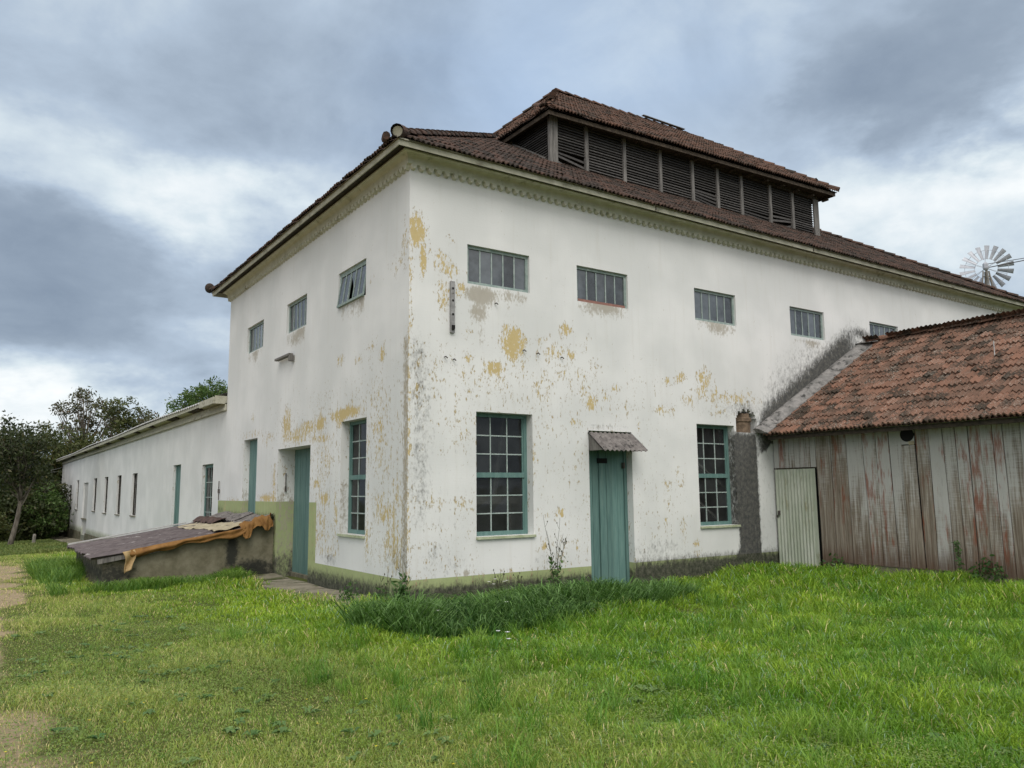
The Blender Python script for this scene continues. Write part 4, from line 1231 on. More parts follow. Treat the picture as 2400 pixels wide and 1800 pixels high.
fs += [(i * nxx, b0 + i * nxx, b0 + (i + 1) * nxx, (i + 1) * nxx) for i in range(nyy)]
v.add(vs, fs)
v.build('roof', M['ramp_roof'], cel)
v = MB()
for (y0, y1, x0, dz_, rot) in ((6.9, 8.55, -.62, .05, .02), (8.5, 10.1, -.5, .06, -.01), (10.0, 11.9, -.42, .04, 0.03)):
    n = 44
    vs = []
    for i in range(n + 1):
        y = y0 + (y1 - y0) * i / n
        w_ = .02 * math.cos(i * 2 * math.pi / 5.5)
        vs += [(x0 + rot * (y - y0), y, rz(x0) + dz_ + w_), (-.02, y, 1.02 + dz_ + w_ + .03 * math.sin(y * 3))]
    fs = [(2 * i, 2 * i + 2, 2 * i + 3, 2 * i + 1) for i in range(n)]
    v.add(vs, fs)
v.build('roof_sheet', M['asbestos'], cel)
v = MB()
v.bar((-3.72, RY0 - .07, .20), (-2.2, RY0 - .07, .45), .035, .10)
v.build('edge_board', M['greywood'], cel)
v = MB(); v.bar((-3.8, RY1 + .10, .31), (-.9, RY1 + .1, .78), .10, .03); v.build('edge_strip', M['wing_roof'], cel)

def cloth(name, label, cat, mat, fn, nu, nv, origin=None, par=None):
    v = MB()
    vs = [fn(i / nu, j / nv) for i in range(nu + 1) for j in range(nv + 1)]
    v.add(vs, [(i * (nv + 1) + j, (i + 1) * (nv + 1) + j, (i + 1) * (nv + 1) + j + 1, i * (nv + 1) + j + 1) for i in range(nu) for j in range(nv)])
    o = v.build(name, mat, par, smooth=True)
    sm = o.modifiers.new('thick', 'SOLIDIFY'); sm.thickness = .006
    return tag(o, label, cat) if label else o
def strip(u, w):
    x = -3.12 + 2.42 * u
    drop = .115 + .02 * math.sin(u * 9) + .02 * math.sin(u * 23)
    fold = .028 * math.sin(w * 7 + u * 5) + .015 * math.sin(u * 40 + w * 3)
    return (x, RY0 - .135 - .03 * math.sin(w * math.pi) + fold * .7, rz(x) + .045 - drop * w * 1.25)
tp = cloth('tarpaulin', 'ochre tarpaulin strip hanging along the roof edge of the sloping cellar cover', 'tarpaulin', M['tarp_o'], strip, 90, 10)
def bunch(u, w):
    x = -.80 + .70 * u
    b = .07 * math.sin(u * 11 + w * 4) + .05 * math.sin(u * 23 - w * 7) + .03 * math.sin(u * 41 + w * 13)
    prof = math.sin(min(1, w * 1.1) * math.pi); b *= .6
    return (x + .03 * math.sin(w * 9), RY0 + .10 - .30 * w - .05 * prof + b * .55, rz(x) + .10 + .05 * prof - .33 * max(0, w - .35) * (1 + .5 * math.sin(u * 9)) + b * .55)
cloth('bunched_end', None, None, M['tarp_o'], bunch, 60, 20, par=tp)
def flap(u, w):
    x = -3.26 + .24 * u + .10 * w * (1 - u) - .02 * w
    return (x + .03 * math.sin(w * 5), RY0 - .15 - .035 * math.sin(u * 6 + w * 3) - .02 * math.sin(w * 8), rz(x) + .03 - .46 * w * (1 - .12 * u))
cloth('hanging_corner', None, None, M['tarp_t'], flap, 14, 24, par=tp)
def beige(u, w):
    x, y = -1.30 + .68 * u + .12 * math.sin(w * 6), 7.25 + 3.9 * w
    return (x, y, rz(x) + .055 + .014 * math.sin(x * 17 + y * 3) + .012 * math.sin(y * 9) + .009 * math.sin(y * 21 + x * 9))
cloth('tarpaulin', 'faded beige tarpaulin spread over the upper roof of the sloping cellar cover', 'tarpaulin', M['tarp_b'], beige, 24, 80)
def rag(u, w):
    x, y = -.82 + .34 * u, 9.3 + 2.4 * w
    return (x, y, rz(x) + .085 + .05 * math.sin(u * math.pi) + .018 * math.sin(y * 7 + u * 5) + .02 * math.sin(y * 17))
cloth('rag', 'dark brown rag lying crumpled on the cellar cover against the wall', 'rag', M['rag'], rag, 12, 50)

# ------------------------------------------------------------------ plank shed
shed = empty('plank_shed', (13.6, -3.8, -.2), 'weathered plank shed with red clay tile roof built against the mill', 'shed')
SX = 9.5
SB = [-1.16, -1.51, -1.9, -2.32, -2.57, -2.9, -3.16, -3.45, -3.69, -4.0, -4.21, -4.44, -4.68, -4.89, -5.07]
STp = [-1.13, -1.51, -1.88, -2.26, -2.57, -2.85, -3.12, -3.41, -3.68, -3.95, -4.19, -4.43, -4.65, -4.87, -5.04]
rr = random.Random(12)
y = -5.07
while y > -8.0:
    y -= rr.uniform(.2, .36); SB.append(y); STp.append(y)
v = MB()
hint = {0: (.1, .5), 1: (.15, .7), 2: (.6, .2), 3: (.7, .8), 4: (.9, .8), 5: (.8, .1), 6: (.35, .3), 7: (.3, .7), 8: (.95, .65), 9: (.45, .2), 10: (.55, .75), 11: (.5, .95), 12: (.45, .8), 13: (.8, .9), 14: (.5, .4)}
for k in range(len(SB) - 1):
    zb = -.10 if k == 0 else (-.22 if k == 13 else (.0 + rr.uniform(-.006, .006) - (.0)))
    if k > 13: zb = -.05
    g_ = rr.uniform(.004, .009)
    zt = 2.86
    if k == 6: zt = 2.42
    x0 = SX + rr.uniform(-.008, .008) - (.02 if k == 6 else 0)
    t = hint.get(k, (rr.random(), rr.random()))
    tint = (rr.random(), t[0], t[1], 1)
    n = 1
    a0, a1, b0_, b1 = STp[k] - g_, STp[k + 1] + g_, SB[k] - g_, SB[k + 1] + g_
    bend = rr.uniform(-.01, .01)
    zs = np.linspace(zb, zt, 7)
    vs = []
    for i, z in enumerate(zs):
        f_ = (z - 0) / 2.86
        wob = bend * math.sin(f_ * math.pi)
        for xx in (x0, x0 + .025):
            vs.append((xx, b0_ + (a0 - b0_) * f_ + wob, z)); vs.append((xx, b1 + (a1 - b1) * f_ + wob, z))
    fs = []
    for i in range(6):
        p = i * 4; q = p + 4
        fs += [(p, p + 1, q + 1, q), (p + 3, p + 2, q + 2, q + 3), (p + 2, p, q, q + 2), (p + 1, p + 3, q + 3, q + 1)]
    fs += [(0, 2, 3, 1), (24, 25, 27, 26)]
    v.add(vs, fs, tint)
# short boards over the door
ys = np.linspace(-.02, -1.13, 9)
for k in range(8):
    v.box((SX + rr.uniform(-.005, .005), ys[k] - .004, 2.055), (SX + .025, ys[k + 1] + .004, 2.86), (rr.random(), (1.1 if k in (0,) else rr.uniform(.3, .6)), (.9 if k in (1, 5) else rr.uniform(.1, .6)), 1))
v.box((SX - .012, -3.13, 2.44), (SX + .02, -3.40, 2.86), (.3, .9, 0, 1))
v.build('plank_wall', M['planks'], shed)
v = MB()
v.box((SX + .06, -.02, .0), (SX + .08, -8.0, 2.86))
v.build('gap_backing', M['black'], shed)  # black sheet added so the gaps between planks read dark
v = MB()
v.box((SX + .02, -1.15, -.7), (SX + .35, -8.0, -.004))
v.box((SX + .36, -7.9, -.7), (18.0, -8.0, 2.8)); v.box((17.9, -7.88, -.7), (18.0, -.02, 2.8))
v.build('foundation', M['concrete'], shed)
v = MB()
v.tube([(SX - .018, -3.262, 2.635), (SX + .01, -3.262, 2.635)], .142, 28)
vh = v.build('vent_hole', M['black'], shed)  # flat black disc paints the dark of the hole
v = MB(); v.box((SX - .022, -3.29, 2.43), (SX - .013, -3.40, 2.50)); v.build('patch', M['tarp_b'], vh)
# corrugated door
v = MB()
n = 96
vs = []
for i in range(n + 1):
    y = -.035 - 1.085 * i / n
    xx = SX - .035 + .016 * math.cos(i * 2 * math.pi / 7.4)
    if i > 86: xx = SX - .04
    for z in (-.22 + .12 * i / n, .8, 2.02):
        vs.append((xx, y, z))
fs = [(i * 3 + j, i * 3 + j + 1, i * 3 + j + 4, i * 3 + j + 3) for i in range(n) for j in range(2)]
b0 = len(vs); vs += [(x + .006, y, z) for x, y, z in vs]
fs += [tuple(reversed([b0 + q for q in f])) for f in fs]
fs += [(i * 3 + 2, b0 + i * 3 + 2, b0 + i * 3 + 5, i * 3 + 5) for i in range(n)] + [(0, 1, b0 + 1, b0), (1, 2, b0 + 2, b0 + 1), (n * 3, b0 + n * 3, b0 + n * 3 + 1, n * 3 + 1), (n * 3 + 1, b0 + n * 3 + 1, b0 + n * 3 + 2, n * 3 + 2)]
v.add(vs, fs)
dr = v.build('door', M['corr_door'], shed)
v = MB(); v.box((SX - .075, -.10, .98), (SX - .052, -.16, 1.08)); v.box((SX - .07, -.06, .92), (SX - .05, -.10, .98)); v.build('latch', M['iron'], dr)
v = MB(); v.box((SX - .01, -.012, 2.026), (SX + .03, -1.14, 2.05)); v.build('lintel', M['darkwood'], shed)
# roof
SE, SRX, SRZ = (8.98, 2.80), 13.7, 5.40
v = MB()
tile_plane(v, [(SE[0], -.20, SE[1]), (SE[0], -8.3, SE[1]), (SRX, -8.3, SRZ), (SRX, -.20, SRZ)], 41, tw=.205, tl=.335, jit=.016, drop=.004, thick=.036, lift0=.042, prof=PROF_B)
tile_plane(v, [(18.42, -8.3, SE[1]), (18.42, -.02, SE[1]), (SRX, -.02, SRZ), (SRX, -8.3, SRZ)], 42, tw=.225, tl=.355)
sr = v.build('roof', M['tile_shed'], shed)
v = MB()
cap_tiles(v, (SRX, -8.3, SRZ + .06), (SRX, -.02, SRZ + .06), 43, step=.40, r=.13)
v.build('ridge_cap', M['tile_shed'], sr)
v = MB()
U_ = Vector((SRX - SE[0], 0, SRZ - SE[1])); L_ = U_.length; U_.normalize(); N_ = Vector((-U_.z, 0, U_.x))
prof = [(-.004, .20), (-.07, .215), (-.14, .20), (-.22, .16), (-.30, .10), (-.36, .085), (-.36, .06), (-.25, .075), (-.05, .10)]
vs = []
base = Vector((SE[0], 0, SE[1]))
for s_ in (-.06, L_ * .3, L_ * .6, L_ * .94):
    for yy, hh in prof:
        vs.append(base + U_ * s_ + N_ * hh + Vector((0, yy, 0)))
n = len(prof)
fs = [(i * n + k, i * n + (k + 1) % n, (i + 1) * n + (k + 1) % n, (i + 1) * n + k) for i in range(3) for k in range(n)] + [tuple(range(n)), tuple(3 * n + k for k in range(n))]
v.add(vs, fs)
q = [base + U_ * (L_ * .90) + N_ * .23, base + U_ * (L_ * .975) + N_ * .20]
v.obox(q[0] + Vector((0, -.004, 0)), Vector((0, -.40, 0)), U_ * .40 - N_ * .14, N_ * .02)
v.build('verge_flashing', M['flash'], sr)
v = MB(); v.bar((SE[0] + .12, -.2, SE[1] - .06), (SE[0] + .12, -8.2, SE[1] - .06), .05, .09); v.bar((SE[0] + .25, -1.0, SE[1] - .02), (SE[0] + .25, -1.5, SE[1] - .06), .1, .06)
v.build('eave_batten', M['darkwood'], sr)
v = MB(); v.box((SRX - 4.3, -.03, SE[1] - .1), (18.2, -.03 - .02, SE[1])); v.tube([(11.6, -4.1, 4.25), (11.6, -4.1, 4.62)], .012, 5, tint=(1, 1, 1, 1)); v.build('roof_pin', M['wing_roof'], sr)

# ------------------------------------------------------------------ wind pump
Hb = Vector((35.66, 6.7, 12.45))
wm = empty('wind_pump', (Hb.x, Hb.y, float(gz(Hb.x, Hb.y))), 'galvanised steel wind pump with many-bladed wheel showing above the right end of the roof', 'windmill')
nv = Vector((-.93, -.36, 0)).normalized()
e1, e2 = Vector((-nv.y, nv.x, 0)) * -1, Vector((0, 0, 1))
if e1.dot(Vector((.83, -.56, 0))) < 0: e1 = -e1
RW = 1.19
v = MB()
for rad in (.43, .80):
    pts = [Hb + (e1 * math.cos(a) + e2 * math.sin(a)) * RW * rad for a in np.linspace(0, 2 * math.pi, 41)]
    v.tube(pts, .010, 5, cap=False)
for k in range(6):
    for da in (-.05, .05):
        a = k * math.pi / 3 + .55 + da
        dv = e1 * math.cos(a) + e2 * math.sin(a)
        v.tube([Hb + nv * .12 + dv * .08, Hb + dv * RW * .82], .010, 5)
v.tube([Hb - nv * .1, Hb + nv * .35], .07, 10)
wheel = v.build('wheel', M['galv'], wm)
for k in range(18):
    a = 2 * math.pi * k / 18 + .08
    b = MB()
    dv = e1 * math.cos(a) + e2 * math.sin(a)
    tv = -e1 * math.sin(a) + e2 * math.cos(a)
    pit = math.radians(28)
    cv = tv * math.cos(pit) + nv * math.sin(pit)
    nb = dv.cross(cv)
    vs = []
    for rad, w in ((.41, .125), (.7, .19), (1.0, .255)):
        for s_, bow in ((-.5, 0), (-.17, .016), (.17, .016), (.5, 0)):
            vs.append(Hb + dv * RW * rad + cv * w * s_ + nb * bow)
    fs = [(i * 4 + j, i * 4 + j + 1, (i + 1) * 4 + j + 1, (i + 1) * 4 + j) for i in range(2) for j in range(3)]
    b0 = len(vs); vs += [p + nb * .004 for p in vs]
    fs += [tuple(reversed([b0 + q for q in f])) for f in fs]
    b.add(vs, fs)
    b.build('blade', M['galv'], wheel)
v = MB()
gc = Hb + nv * .42
v.tube([gc - e2 * .16, gc - e2 * .08, gc + e2 * .14, gc + e2 * .22], [.10, .14, .14, .07], 8)
v.build('gearbox', M['galv'], wm)
v = MB()
zg = float(gz(Hb.x, Hb.y))
for sx, sy in ((-1, -1), (1, -1), (1, 1), (-1, 1)):
    v.tube([(gc.x + sx * .09, gc.y + sy * .09, gc.z - .22), (gc.x + sx * 1.3, gc.y + sy * 1.3, zg)], .035, 6)
for i in range(6):
    f_ = i / 6; z = gc.z - .5 - f_ * (gc.z - .5 - zg); w = .09 + 1.2 * (gc.z - .22 - z) / (gc.z - .22 - zg)
    for a, b in (((-w, -w), (w, -w)), ((w, -w), (w, w)), ((w, w), (-w, w)), ((-w, w), (-w, -w))):
        v.tube([(gc.x + a[0], gc.y + a[1], z), (gc.x + b[0], gc.y + b[1], z)], .018, 5)
v.tube([(gc.x, gc.y, gc.z - .05), (gc.x, gc.y, zg)], .04, 8)
v.build('tower', M['post'], wm)
v = MB()
tv = (e1 + nv * .12).normalized()
v.tube([gc + e2 * .13, gc + tv * 2.2 + e2 * .10], .016, 6); v.tube([gc - e2 * .06, gc + tv * 2.2 + e2 * .02], .022, 6)
tb = v.build('tail_boom', M['iron'], wm)
v = MB(); p = gc + tv * 1.9
v.obox(p - e2 * .35, tv * 1.0, nv * .01, e2 * .7); v.build('vane', M['galv'], tb)

# ------------------------------------------------------------------ trees
def tri_mesh(name, verts, quads_or_tris, cols, mat, parent=None, origin=(0, 0, 0)):
    me = bpy.data.meshes.new(name)
    nvv, nf, k = len(verts), len(quads_or_tris), quads_or_tris.shape[1]
    me.vertices.add(nvv)
    me.vertices.foreach_set('co', np.ascontiguousarray(verts - np.array(origin), dtype=np.float32).ravel())
    me.loops.add(nf * k)
    me.loops.foreach_set('vertex_index', np.ascontiguousarray(quads_or_tris, dtype=np.int32).ravel())
    me.polygons.add(nf)
    me.polygons.foreach_set('loop_start', np.arange(0, nf * k, k, dtype=np.int32))
    ca = me.color_attributes.new('tint', 'FLOAT_COLOR', 'POINT')
    c4 = np.ones((nvv, 4), dtype=np.float32); c4[:, :3] = cols
    ca.data.foreach_set('color', c4.ravel())
    me.update(calc_edges=True)
    return link_mesh(name, me, mat, parent, origin)

def leaves(centers, rad, per, size, rs, squash=.75, droop=0.3):
    n = len(centers) * per
    c = np.repeat(centers, per, 0) + rs.normal(0, 1, (n, 3)) * rad * np.array([1, 1, squash])
    u = rs.normal(0, 1, (n, 3)); u[:, 2] -= droop; u /= np.linalg.norm(u, axis=1)[:, None]
    w = rs.normal(0, 1, (n, 3)); w -= u * (w * u).sum(1)[:, None]; w /= np.linalg.norm(w, axis=1)[:, None]
    s = size * rs.uniform(.6, 1.35, (n, 1))
    V = np.stack([c - u * s, c + w * s * .42, c + u * s, c - w * s * .42], 1).reshape(-1, 3)
    F = np.arange(n * 4).reshape(-1, 4)
    shade = np.repeat(rs.uniform(0, 1, len(centers)) * .6, per) + rs.uniform(0, .4, n)
    col = np.stack([shade, rs.uniform(0, 1, n), np.zeros(n)], 1)
    return V, F, np.repeat(col, 4, 0)

def tree(name, label, x, y, top, ells, nclump, per, size, rad, mat, tr=.16, lean=(0, 0), seed=1, group=None, shell=.55, limbs=16):
    """ells: crown ellipsoids (dx, dy, z centre, rx, ry, rz) in metres from the tree's foot"""
    rs = np.random.RandomState(seed)
    zb = float(gz(x, y))
    t = empty(name, (x, y, zb), label, 'tree' if 'shrub' not in name else 'shrub', group)
    vol = np.array([e[3] * e[4] * e[5] for e in ells]) ** .75
    cnt = np.maximum(1, (nclump * vol / vol.sum()).astype(int))
    cs = []
    for e, k in zip(ells, cnt):
        d = rs.normal(0, 1, (k, 3)); d /= np.linalg.norm(d, axis=1)[:, None]
        r = rs.uniform(shell, 1.08, (k, 1)) * (1 + .16 * np.sin(d[:, :1] * 7 + d[:, 2:] * 5 + seed))
        cs.append(np.array([x + e[0], y + e[1], e[2]]) + d * r * np.array(e[3:]))
    cs = np.concatenate(cs)
    cs = cs[cs[:, 2] > zb + .15]
    V, F, C = leaves(cs, rad, per, size, rs)
    tri_mesh('crown', V, F, C, mat, t, (x, y, zb))
    m = MB()
    zt = top - .25 * (top - zb)
    path = [Vector((x + lean[0] * f + .12 * math.sin(f * 5 + seed), y + lean[1] * f + .1 * math.sin(f * 4), zb - .2 + (zt - zb + .2) * f)) for f in np.linspace(0, 1, 8)]
    m.tube(path, [tr * (1.25 - f * .95) for f in np.linspace(0, 1, 8)], 8)
    idx = rs.permutation(len(cs))[:limbs]
    for i in idx:
        c = Vector(cs[i])
        f = max(.15, min(.92, ((c.z - zb) / (zt - zb)) * .72 - .08))
        p = path[int(f * 7)].lerp(path[min(7, int(f * 7) + 1)], f * 7 - int(f * 7))
        mid = p.lerp(c, .5) + Vector((0, 0, -.12 * (c - p).length + .1))
        m.tube([p, mid, c], [tr * .42, tr * .27, tr * .08], 5)
        for q in range(2):
            c2 = c + Vector(rs.normal(0, 1, 3)) * rad * 1.6
            m.tube([mid.lerp(c, .4), c2], [tr * .14, tr * .05], 4)
    m.build('trunk', M['bark'], t, smooth=True)
    return t

G1 = 'dark trees beyond the low wing'
def dense(x, y, top, r, seed, label, mat='leaf_dark', n=330):
    zb = float(gz(x, y)); h = top - zb
    e = [(0, 0, zb + h * .72, r, r, h * .27), (-r * .45, .4, zb + h * .5, r * .8, r * .8, h * .25), (r * .5, -.3, zb + h * .42, r * .75, r * .8, h * .28), (.1, -r * .3, zb + h * .2, r * .85, r * .7, h * .2)]
    tree('dense_tree', label, x, y, top, e, n, 46, .15, .34, M[mat], .17, seed=seed, group=G1, shell=.5)
dense(-11.5, 57, 6.6, 2.9, 1, 'dark bushy tree cut off by the left edge of the view')
dense(-7.2, 59, 6.6, 2.6, 2, 'dark round tree left of the leaning pale trunk')
dense(-4.3, 62, 7.3, 2.6, 3, 'dark tree rising behind the leaning pale trunk')
dense(-1.1, 65, 7.3, 2.3, 4, 'olive dark tree just left of the far end of the wing', 'leaf_olive')
dense(1.7, 67, 6.9, 2.2, 5, 'dark tree rising over the far end of the wing roof', 'leaf_olive')
dense(-14.5, 66, 7.5, 3.2, 6, 'broad dark tree at the back on the far left')
dense(-8.6, 72, 8.2, 3.2, 7, 'tall dark tree at the back between its neighbours')
dense(-2.5, 54, 3.2, 2.3, 8, 'low dark tree filling the shade beside the wing end')
dense(-6.6, 52, 3.0, 2.4, 9, 'low dark tree in the shade at the left edge')
def shrub(x, y, top, r, seed, label, mat, n=150, size=.10, per=40, rad=.2):
    zb = float(gz(x, y)); h = top - zb
    tree('leafy_shrub', label, x, y, top, [(0, 0, zb + h * .5, r, r, h * .5), (r * .4, 0, zb + h * .35, r * .7, r * .7, h * .35)], n, per, size, rad, M[mat], .05, seed=seed, limbs=10, shell=.4)
shrub(-2.1, 49.5, 2.1, 1.6, 21, 'light green shrub in front of the dark trees beside the wing', 'leaf_bright')
shrub(-5.3, 46, .9, 1.3, 22, 'dull green shrub at the left edge before the trees', 'leaf_olive')
shrub(-.9, 57.5, .3, .9, 23, 'small green bush at the foot of the wing end', 'leaf_bright', 60)
zb = float(gz(-4.0, 39.5))
tree('leaning_tree', 'thin tree with pale leaning trunk at the left before the dark wood', -4.0, 39.5, 5.6,
     [(.2, 0, 4.3, 1.5, 1.5, 1.2), (-.6, 0, 2.9, 1.2, 1.2, .8), (.7, 0, 3.0, 1.0, 1.0, .8)], 110, 40, .11, .26, M['leaf_dark'], .12, lean=(.45, 0), seed=31, limbs=26)
dense(-4.9, 55, 4.0, 2.2, 10, 'mid-height dark tree behind the leaning pale trunk')
dense(-3.1, 49.5, 1.5, 1.5, 11, 'small dark bushy tree between fence post and leaning trunk', n=200)
tree('airy_tree', 'tall thin-leaved tree with open crown against the sky above the wing roof', 3.4, 79.5, 12.4,
     [(.1, 0, 10.9, 2.5, 2.2, 1.6), (-2.2, 0, 10.0, 1.2, 1.2, .9), (1.6, 0, 9.0, 2.0, 2.0, 1.6), (-.6, 0, 8.3, 1.7, 1.6, 1.2), (.4, 0, 5.2, 2.0, 2, 2.0)], 125, 26, .17, .26, M['leaf_airy'], .2, seed=32, limbs=60, shell=.5)
tree('bushy_tree', 'olive green tree with fuller crown beside the tall thin one above the wing roof', 6.7, 75.5, 11.2,
     [(-.4, 0, 9.4, 1.9, 1.9, 1.6), (1.5, 0, 8.1, 1.7, 1.8, 1.5), (0, 0, 6.2, 2.6, 2.4, 2.2)], 170, 36, .17, .32, M['leaf_olive'], .2, seed=33, limbs=40, shell=.45)
tree('sparse_tree', 'sparse low tree fading along the wing roof line right of the fuller one', 9.4, 72, 9.7,
     [(-.6, 0, 8.6, 1.6, 1.5, 1.1), (1.2, 0, 7.8, 1.4, 1.4, .9), (0, 0, 6.2, 2.3, 2, 1.7)], 75, 26, .16, .3, M['leaf_airy'], .15, seed=34, limbs=50, shell=.5)
tree('green_tree', 'fresh green tree showing over the wing roof next to the mill wall', 9.2, 51, 10.2,
     [(0, 0, 8.4, 2.3, 2, 1.5), (-1.9, 0, 7.6, 1.5, 1.5, 1.1), (2.0, 0, 8.7, 1.9, 1.8, 1.5), (.3, 0, 6.4, 3.0, 2.6, 1.6)], 300, 40, .14, .28, M['leaf_bright'], .18, seed=35, limbs=30)

# ------------------------------------------------------------------ fence post and wires
v = MB(); zp = float(gz(-2.89, 39.9))
v.tube([(-2.89, 39.9, zp - .2), (-2.87, 39.9, zp + .5), (-2.86, 39.9, zp + .58)], [.09, .085, .06], 8)
tag(v.build('fence_post', M['post']), 'short grey wooden post standing in the grass before the trees', 'post')
def wire(a, b, sag, label):
    v = MB(); a, b = Vector(a), Vector(b)
    v.tube([a.lerp(b, t) - Vector((0, 0, sag * 4 * t * (1 - t))) for t in np.linspace(0, 1, 17)], .014, 5)
    tag(v.build('overhead_wire', M['wire']), label, 'wire', 'wires running to the wing')
wire((-9.0, 30, 3.6), (.0, 60.2, 3.75), .75, 'upper sagging wire running to the far end of the wing')
wire((-9.0, 30, 2.85), (.0, 60.2, 3.45), .25, 'lower wire running to the far end of the wing')
# ------------------------------------------------------------------ grass
def in_poly(x, y, poly):
    c = np.zeros(x.shape, bool)
    for (x0, y0), (x1, y1) in zip(poly, poly[1:] + poly[:1]):
        k = (y0 > y) != (y1 > y)
        with np.errstate(divide='ignore', invalid='ignore'):
            c ^= k & (x < (x1 - x0) * (y - y0) / (y1 - y0 + 1e-12) + x0)
    return c
TALL = [(-1.75, -1.7), (-1.45, -2.45), (-.8, -2.85), (.1, -3.0), (1.1, -2.95), (2.2, -2.7), (3.4, -2.4), (4.8, -1.9), (5.0, -.9), (3.8, -.3), (1.5, -.45), (-.2, -.5), (-1.2, -.8)]
CX, CY = -6.0343, -11.9961
def ok(x, y):
    a = ~((x > -.02) & (y > -.02))
    a &= ~((x > -3.65) & (x < 0) & (y > 6.9) & (y < 12.0))
    a &= ~((x > 9.45) & (y > -8.2))
    a &= ~((x > -.72) & (x < 0) & (y > .9) & (y < 6.9))
    a &= ~((x > -1.5) & (y > 22))
    # generous view wedge
    fx, fy = .562, .827
    dxx, dyy = x - CX, y - CY
    dep = dxx * fx + dyy * fy; sid = dxx * fy - dyy * fx
    a &= (dep > 3.0) & (np.abs(sid) < dep * .80 + 1.2)
    return a, dep
rs = np.random.RandomState(77)
def scatter(n, box):
    x = rs.uniform(box[0], box[1], n); y = rs.uniform(box[2], box[3], n)
    return x, y
def blades(x, y, h, lean, width, col, name, label_kind='stuff', seg=2):
    n = len(x)
    z = gz(x, y) - .01
    yaw = rs.uniform(0, 2 * np.pi, n)
    la = rs.uniform(0, 2 * np.pi, n)
    L = lean * h
    px, py = np.cos(yaw) * width / 2, np.sin(yaw) * width / 2
    lx, ly = np.cos(la) * L, np.sin(la) * L
    base = np.stack([x, y, z], 1)
    side = np.stack([px, py, np.zeros(n)], 1)
    m1 = base + np.stack([lx * .16, ly * .16, h * .45], 1)
    m2 = base + np.stack([lx * .52, ly * .52, h * .82], 1)
    tip = base + np.stack([lx, ly, h * (1.0 - .25 * lean)], 1)
    V = np.stack([base - side, base + side, m1 - side * .95, m1 + side * .95, m2 - side * .7, m2 + side * .7, tip], 1).reshape(-1, 3)
    o = (np.arange(n) * 7)[:, None]
    F = np.concatenate([o + np.array([[0, 1, 3]]), o + np.array([[0, 3, 2]]), o + np.array([[2, 3, 5]]), o + np.array([[2, 5, 4]]), o + np.array([[4, 5, 6]])])
    C = np.repeat(col, 7, 0)
    return tag(tri_mesh(name, V, F, C, M['grass']), kind=label_kind)
def mixc(a, b, t):
    t = np.asarray(t)[:, None]
    return np.array(a) * (1 - t) + np.array(b) * t

x, y = scatter(4200000, (-14, 11, -11.5, 27))
a, dep = ok(x, y)
x, y, dep = x[a], y[a], dep[a]
bz = bare(x, y)
dens = np.minimum(1.0, (6.2 / dep) ** 1.5) * (1 - .86 * np.clip(bz * 1.25 + .25 * vnoise(x, y, 2) * (bz > .15), 0, 1))
keep = rs.uniform(0, 1, len(x)) < dens
x, y, dep, bz = x[keep], y[keep], dep[keep], bz[keep]
tall = in_poly(x, y, TALL)
keep = ~tall | (rs.uniform(0, 1, len(x)) < .4)
x, y, dep, bz, tall = x[keep], y[keep], dep[keep], bz[keep], tall[keep]
n1, n2, n3 = vnoise(x, y, .55), vnoise(x + 31, y - 7, 1.6), vnoise(x - 11, y + 19, 4)
lush = smooth(-4.0, -1.2, x + .9 * n1 + .35 * (y + 8) * (y < -4) * 0)
lush = np.maximum(lush, .85 * smooth(4.6, 5.9, y) * smooth(7.2, 6.6, y) * smooth(-4.4, -3.6, x))
lush = np.maximum(lush, .75 * np.exp(-((x + 4.1) / .55) ** 2) * smooth(5.5, 7.5, y) * smooth(14, 11, y))
h = (.055 + .03 * n2) + lush * (.12 + .075 * n2 + .05 * n3) * (.5 + .5 * smooth(-.5, 2.5, x + .35 * (y + 3))) + .10 * smooth(5, 9, x) * smooth(-5.5, -2.0, y) * lush
h *= rs.uniform(.55, 1.35, len(x)) * (1 - .35 * bz)
h = np.maximum(h, .025)
tuft = rs.uniform(0, 1, len(x))
c_short = mixc((.115, .18, .026), (.205, .24, .055), np.clip(.5 + .45 * n2 + rs.normal(0, .25, len(x)), 0, 1))
c_lush = mixc((.060, .14, .009), (.165, .24, .018), np.clip(.5 + .30 * n3 + .25 * n1 + rs.normal(0, .25, len(x)), 0, 1))
col = c_short * (1 - lush[:, None]) + c_lush * lush[:, None]
dry = rs.uniform(0, 1, len(x)) < (.035 + .10 * (1 - lush) + .4 * bz)
col[dry] = mixc((.30, .255, .115), (.40, .35, .18), rs.uniform(0, 1, dry.sum()))
blue = rs.uniform(0, 1, len(x)) < .05 * lush
col[blue] = np.array([.16, .24, .15])
col *= rs.uniform(.75, 1.2, (len(x), 1)) * 1.95
w = (.0042 + .0028 * lush) * np.maximum(1, (dep / 6.5)) ** .75 * rs.uniform(.7, 1.3, len(x))
lean = rs.uniform(.25, 1.1, len(x))
print('grass blades', len(x))
blades(x, y, h, lean, w, col, 'grass')

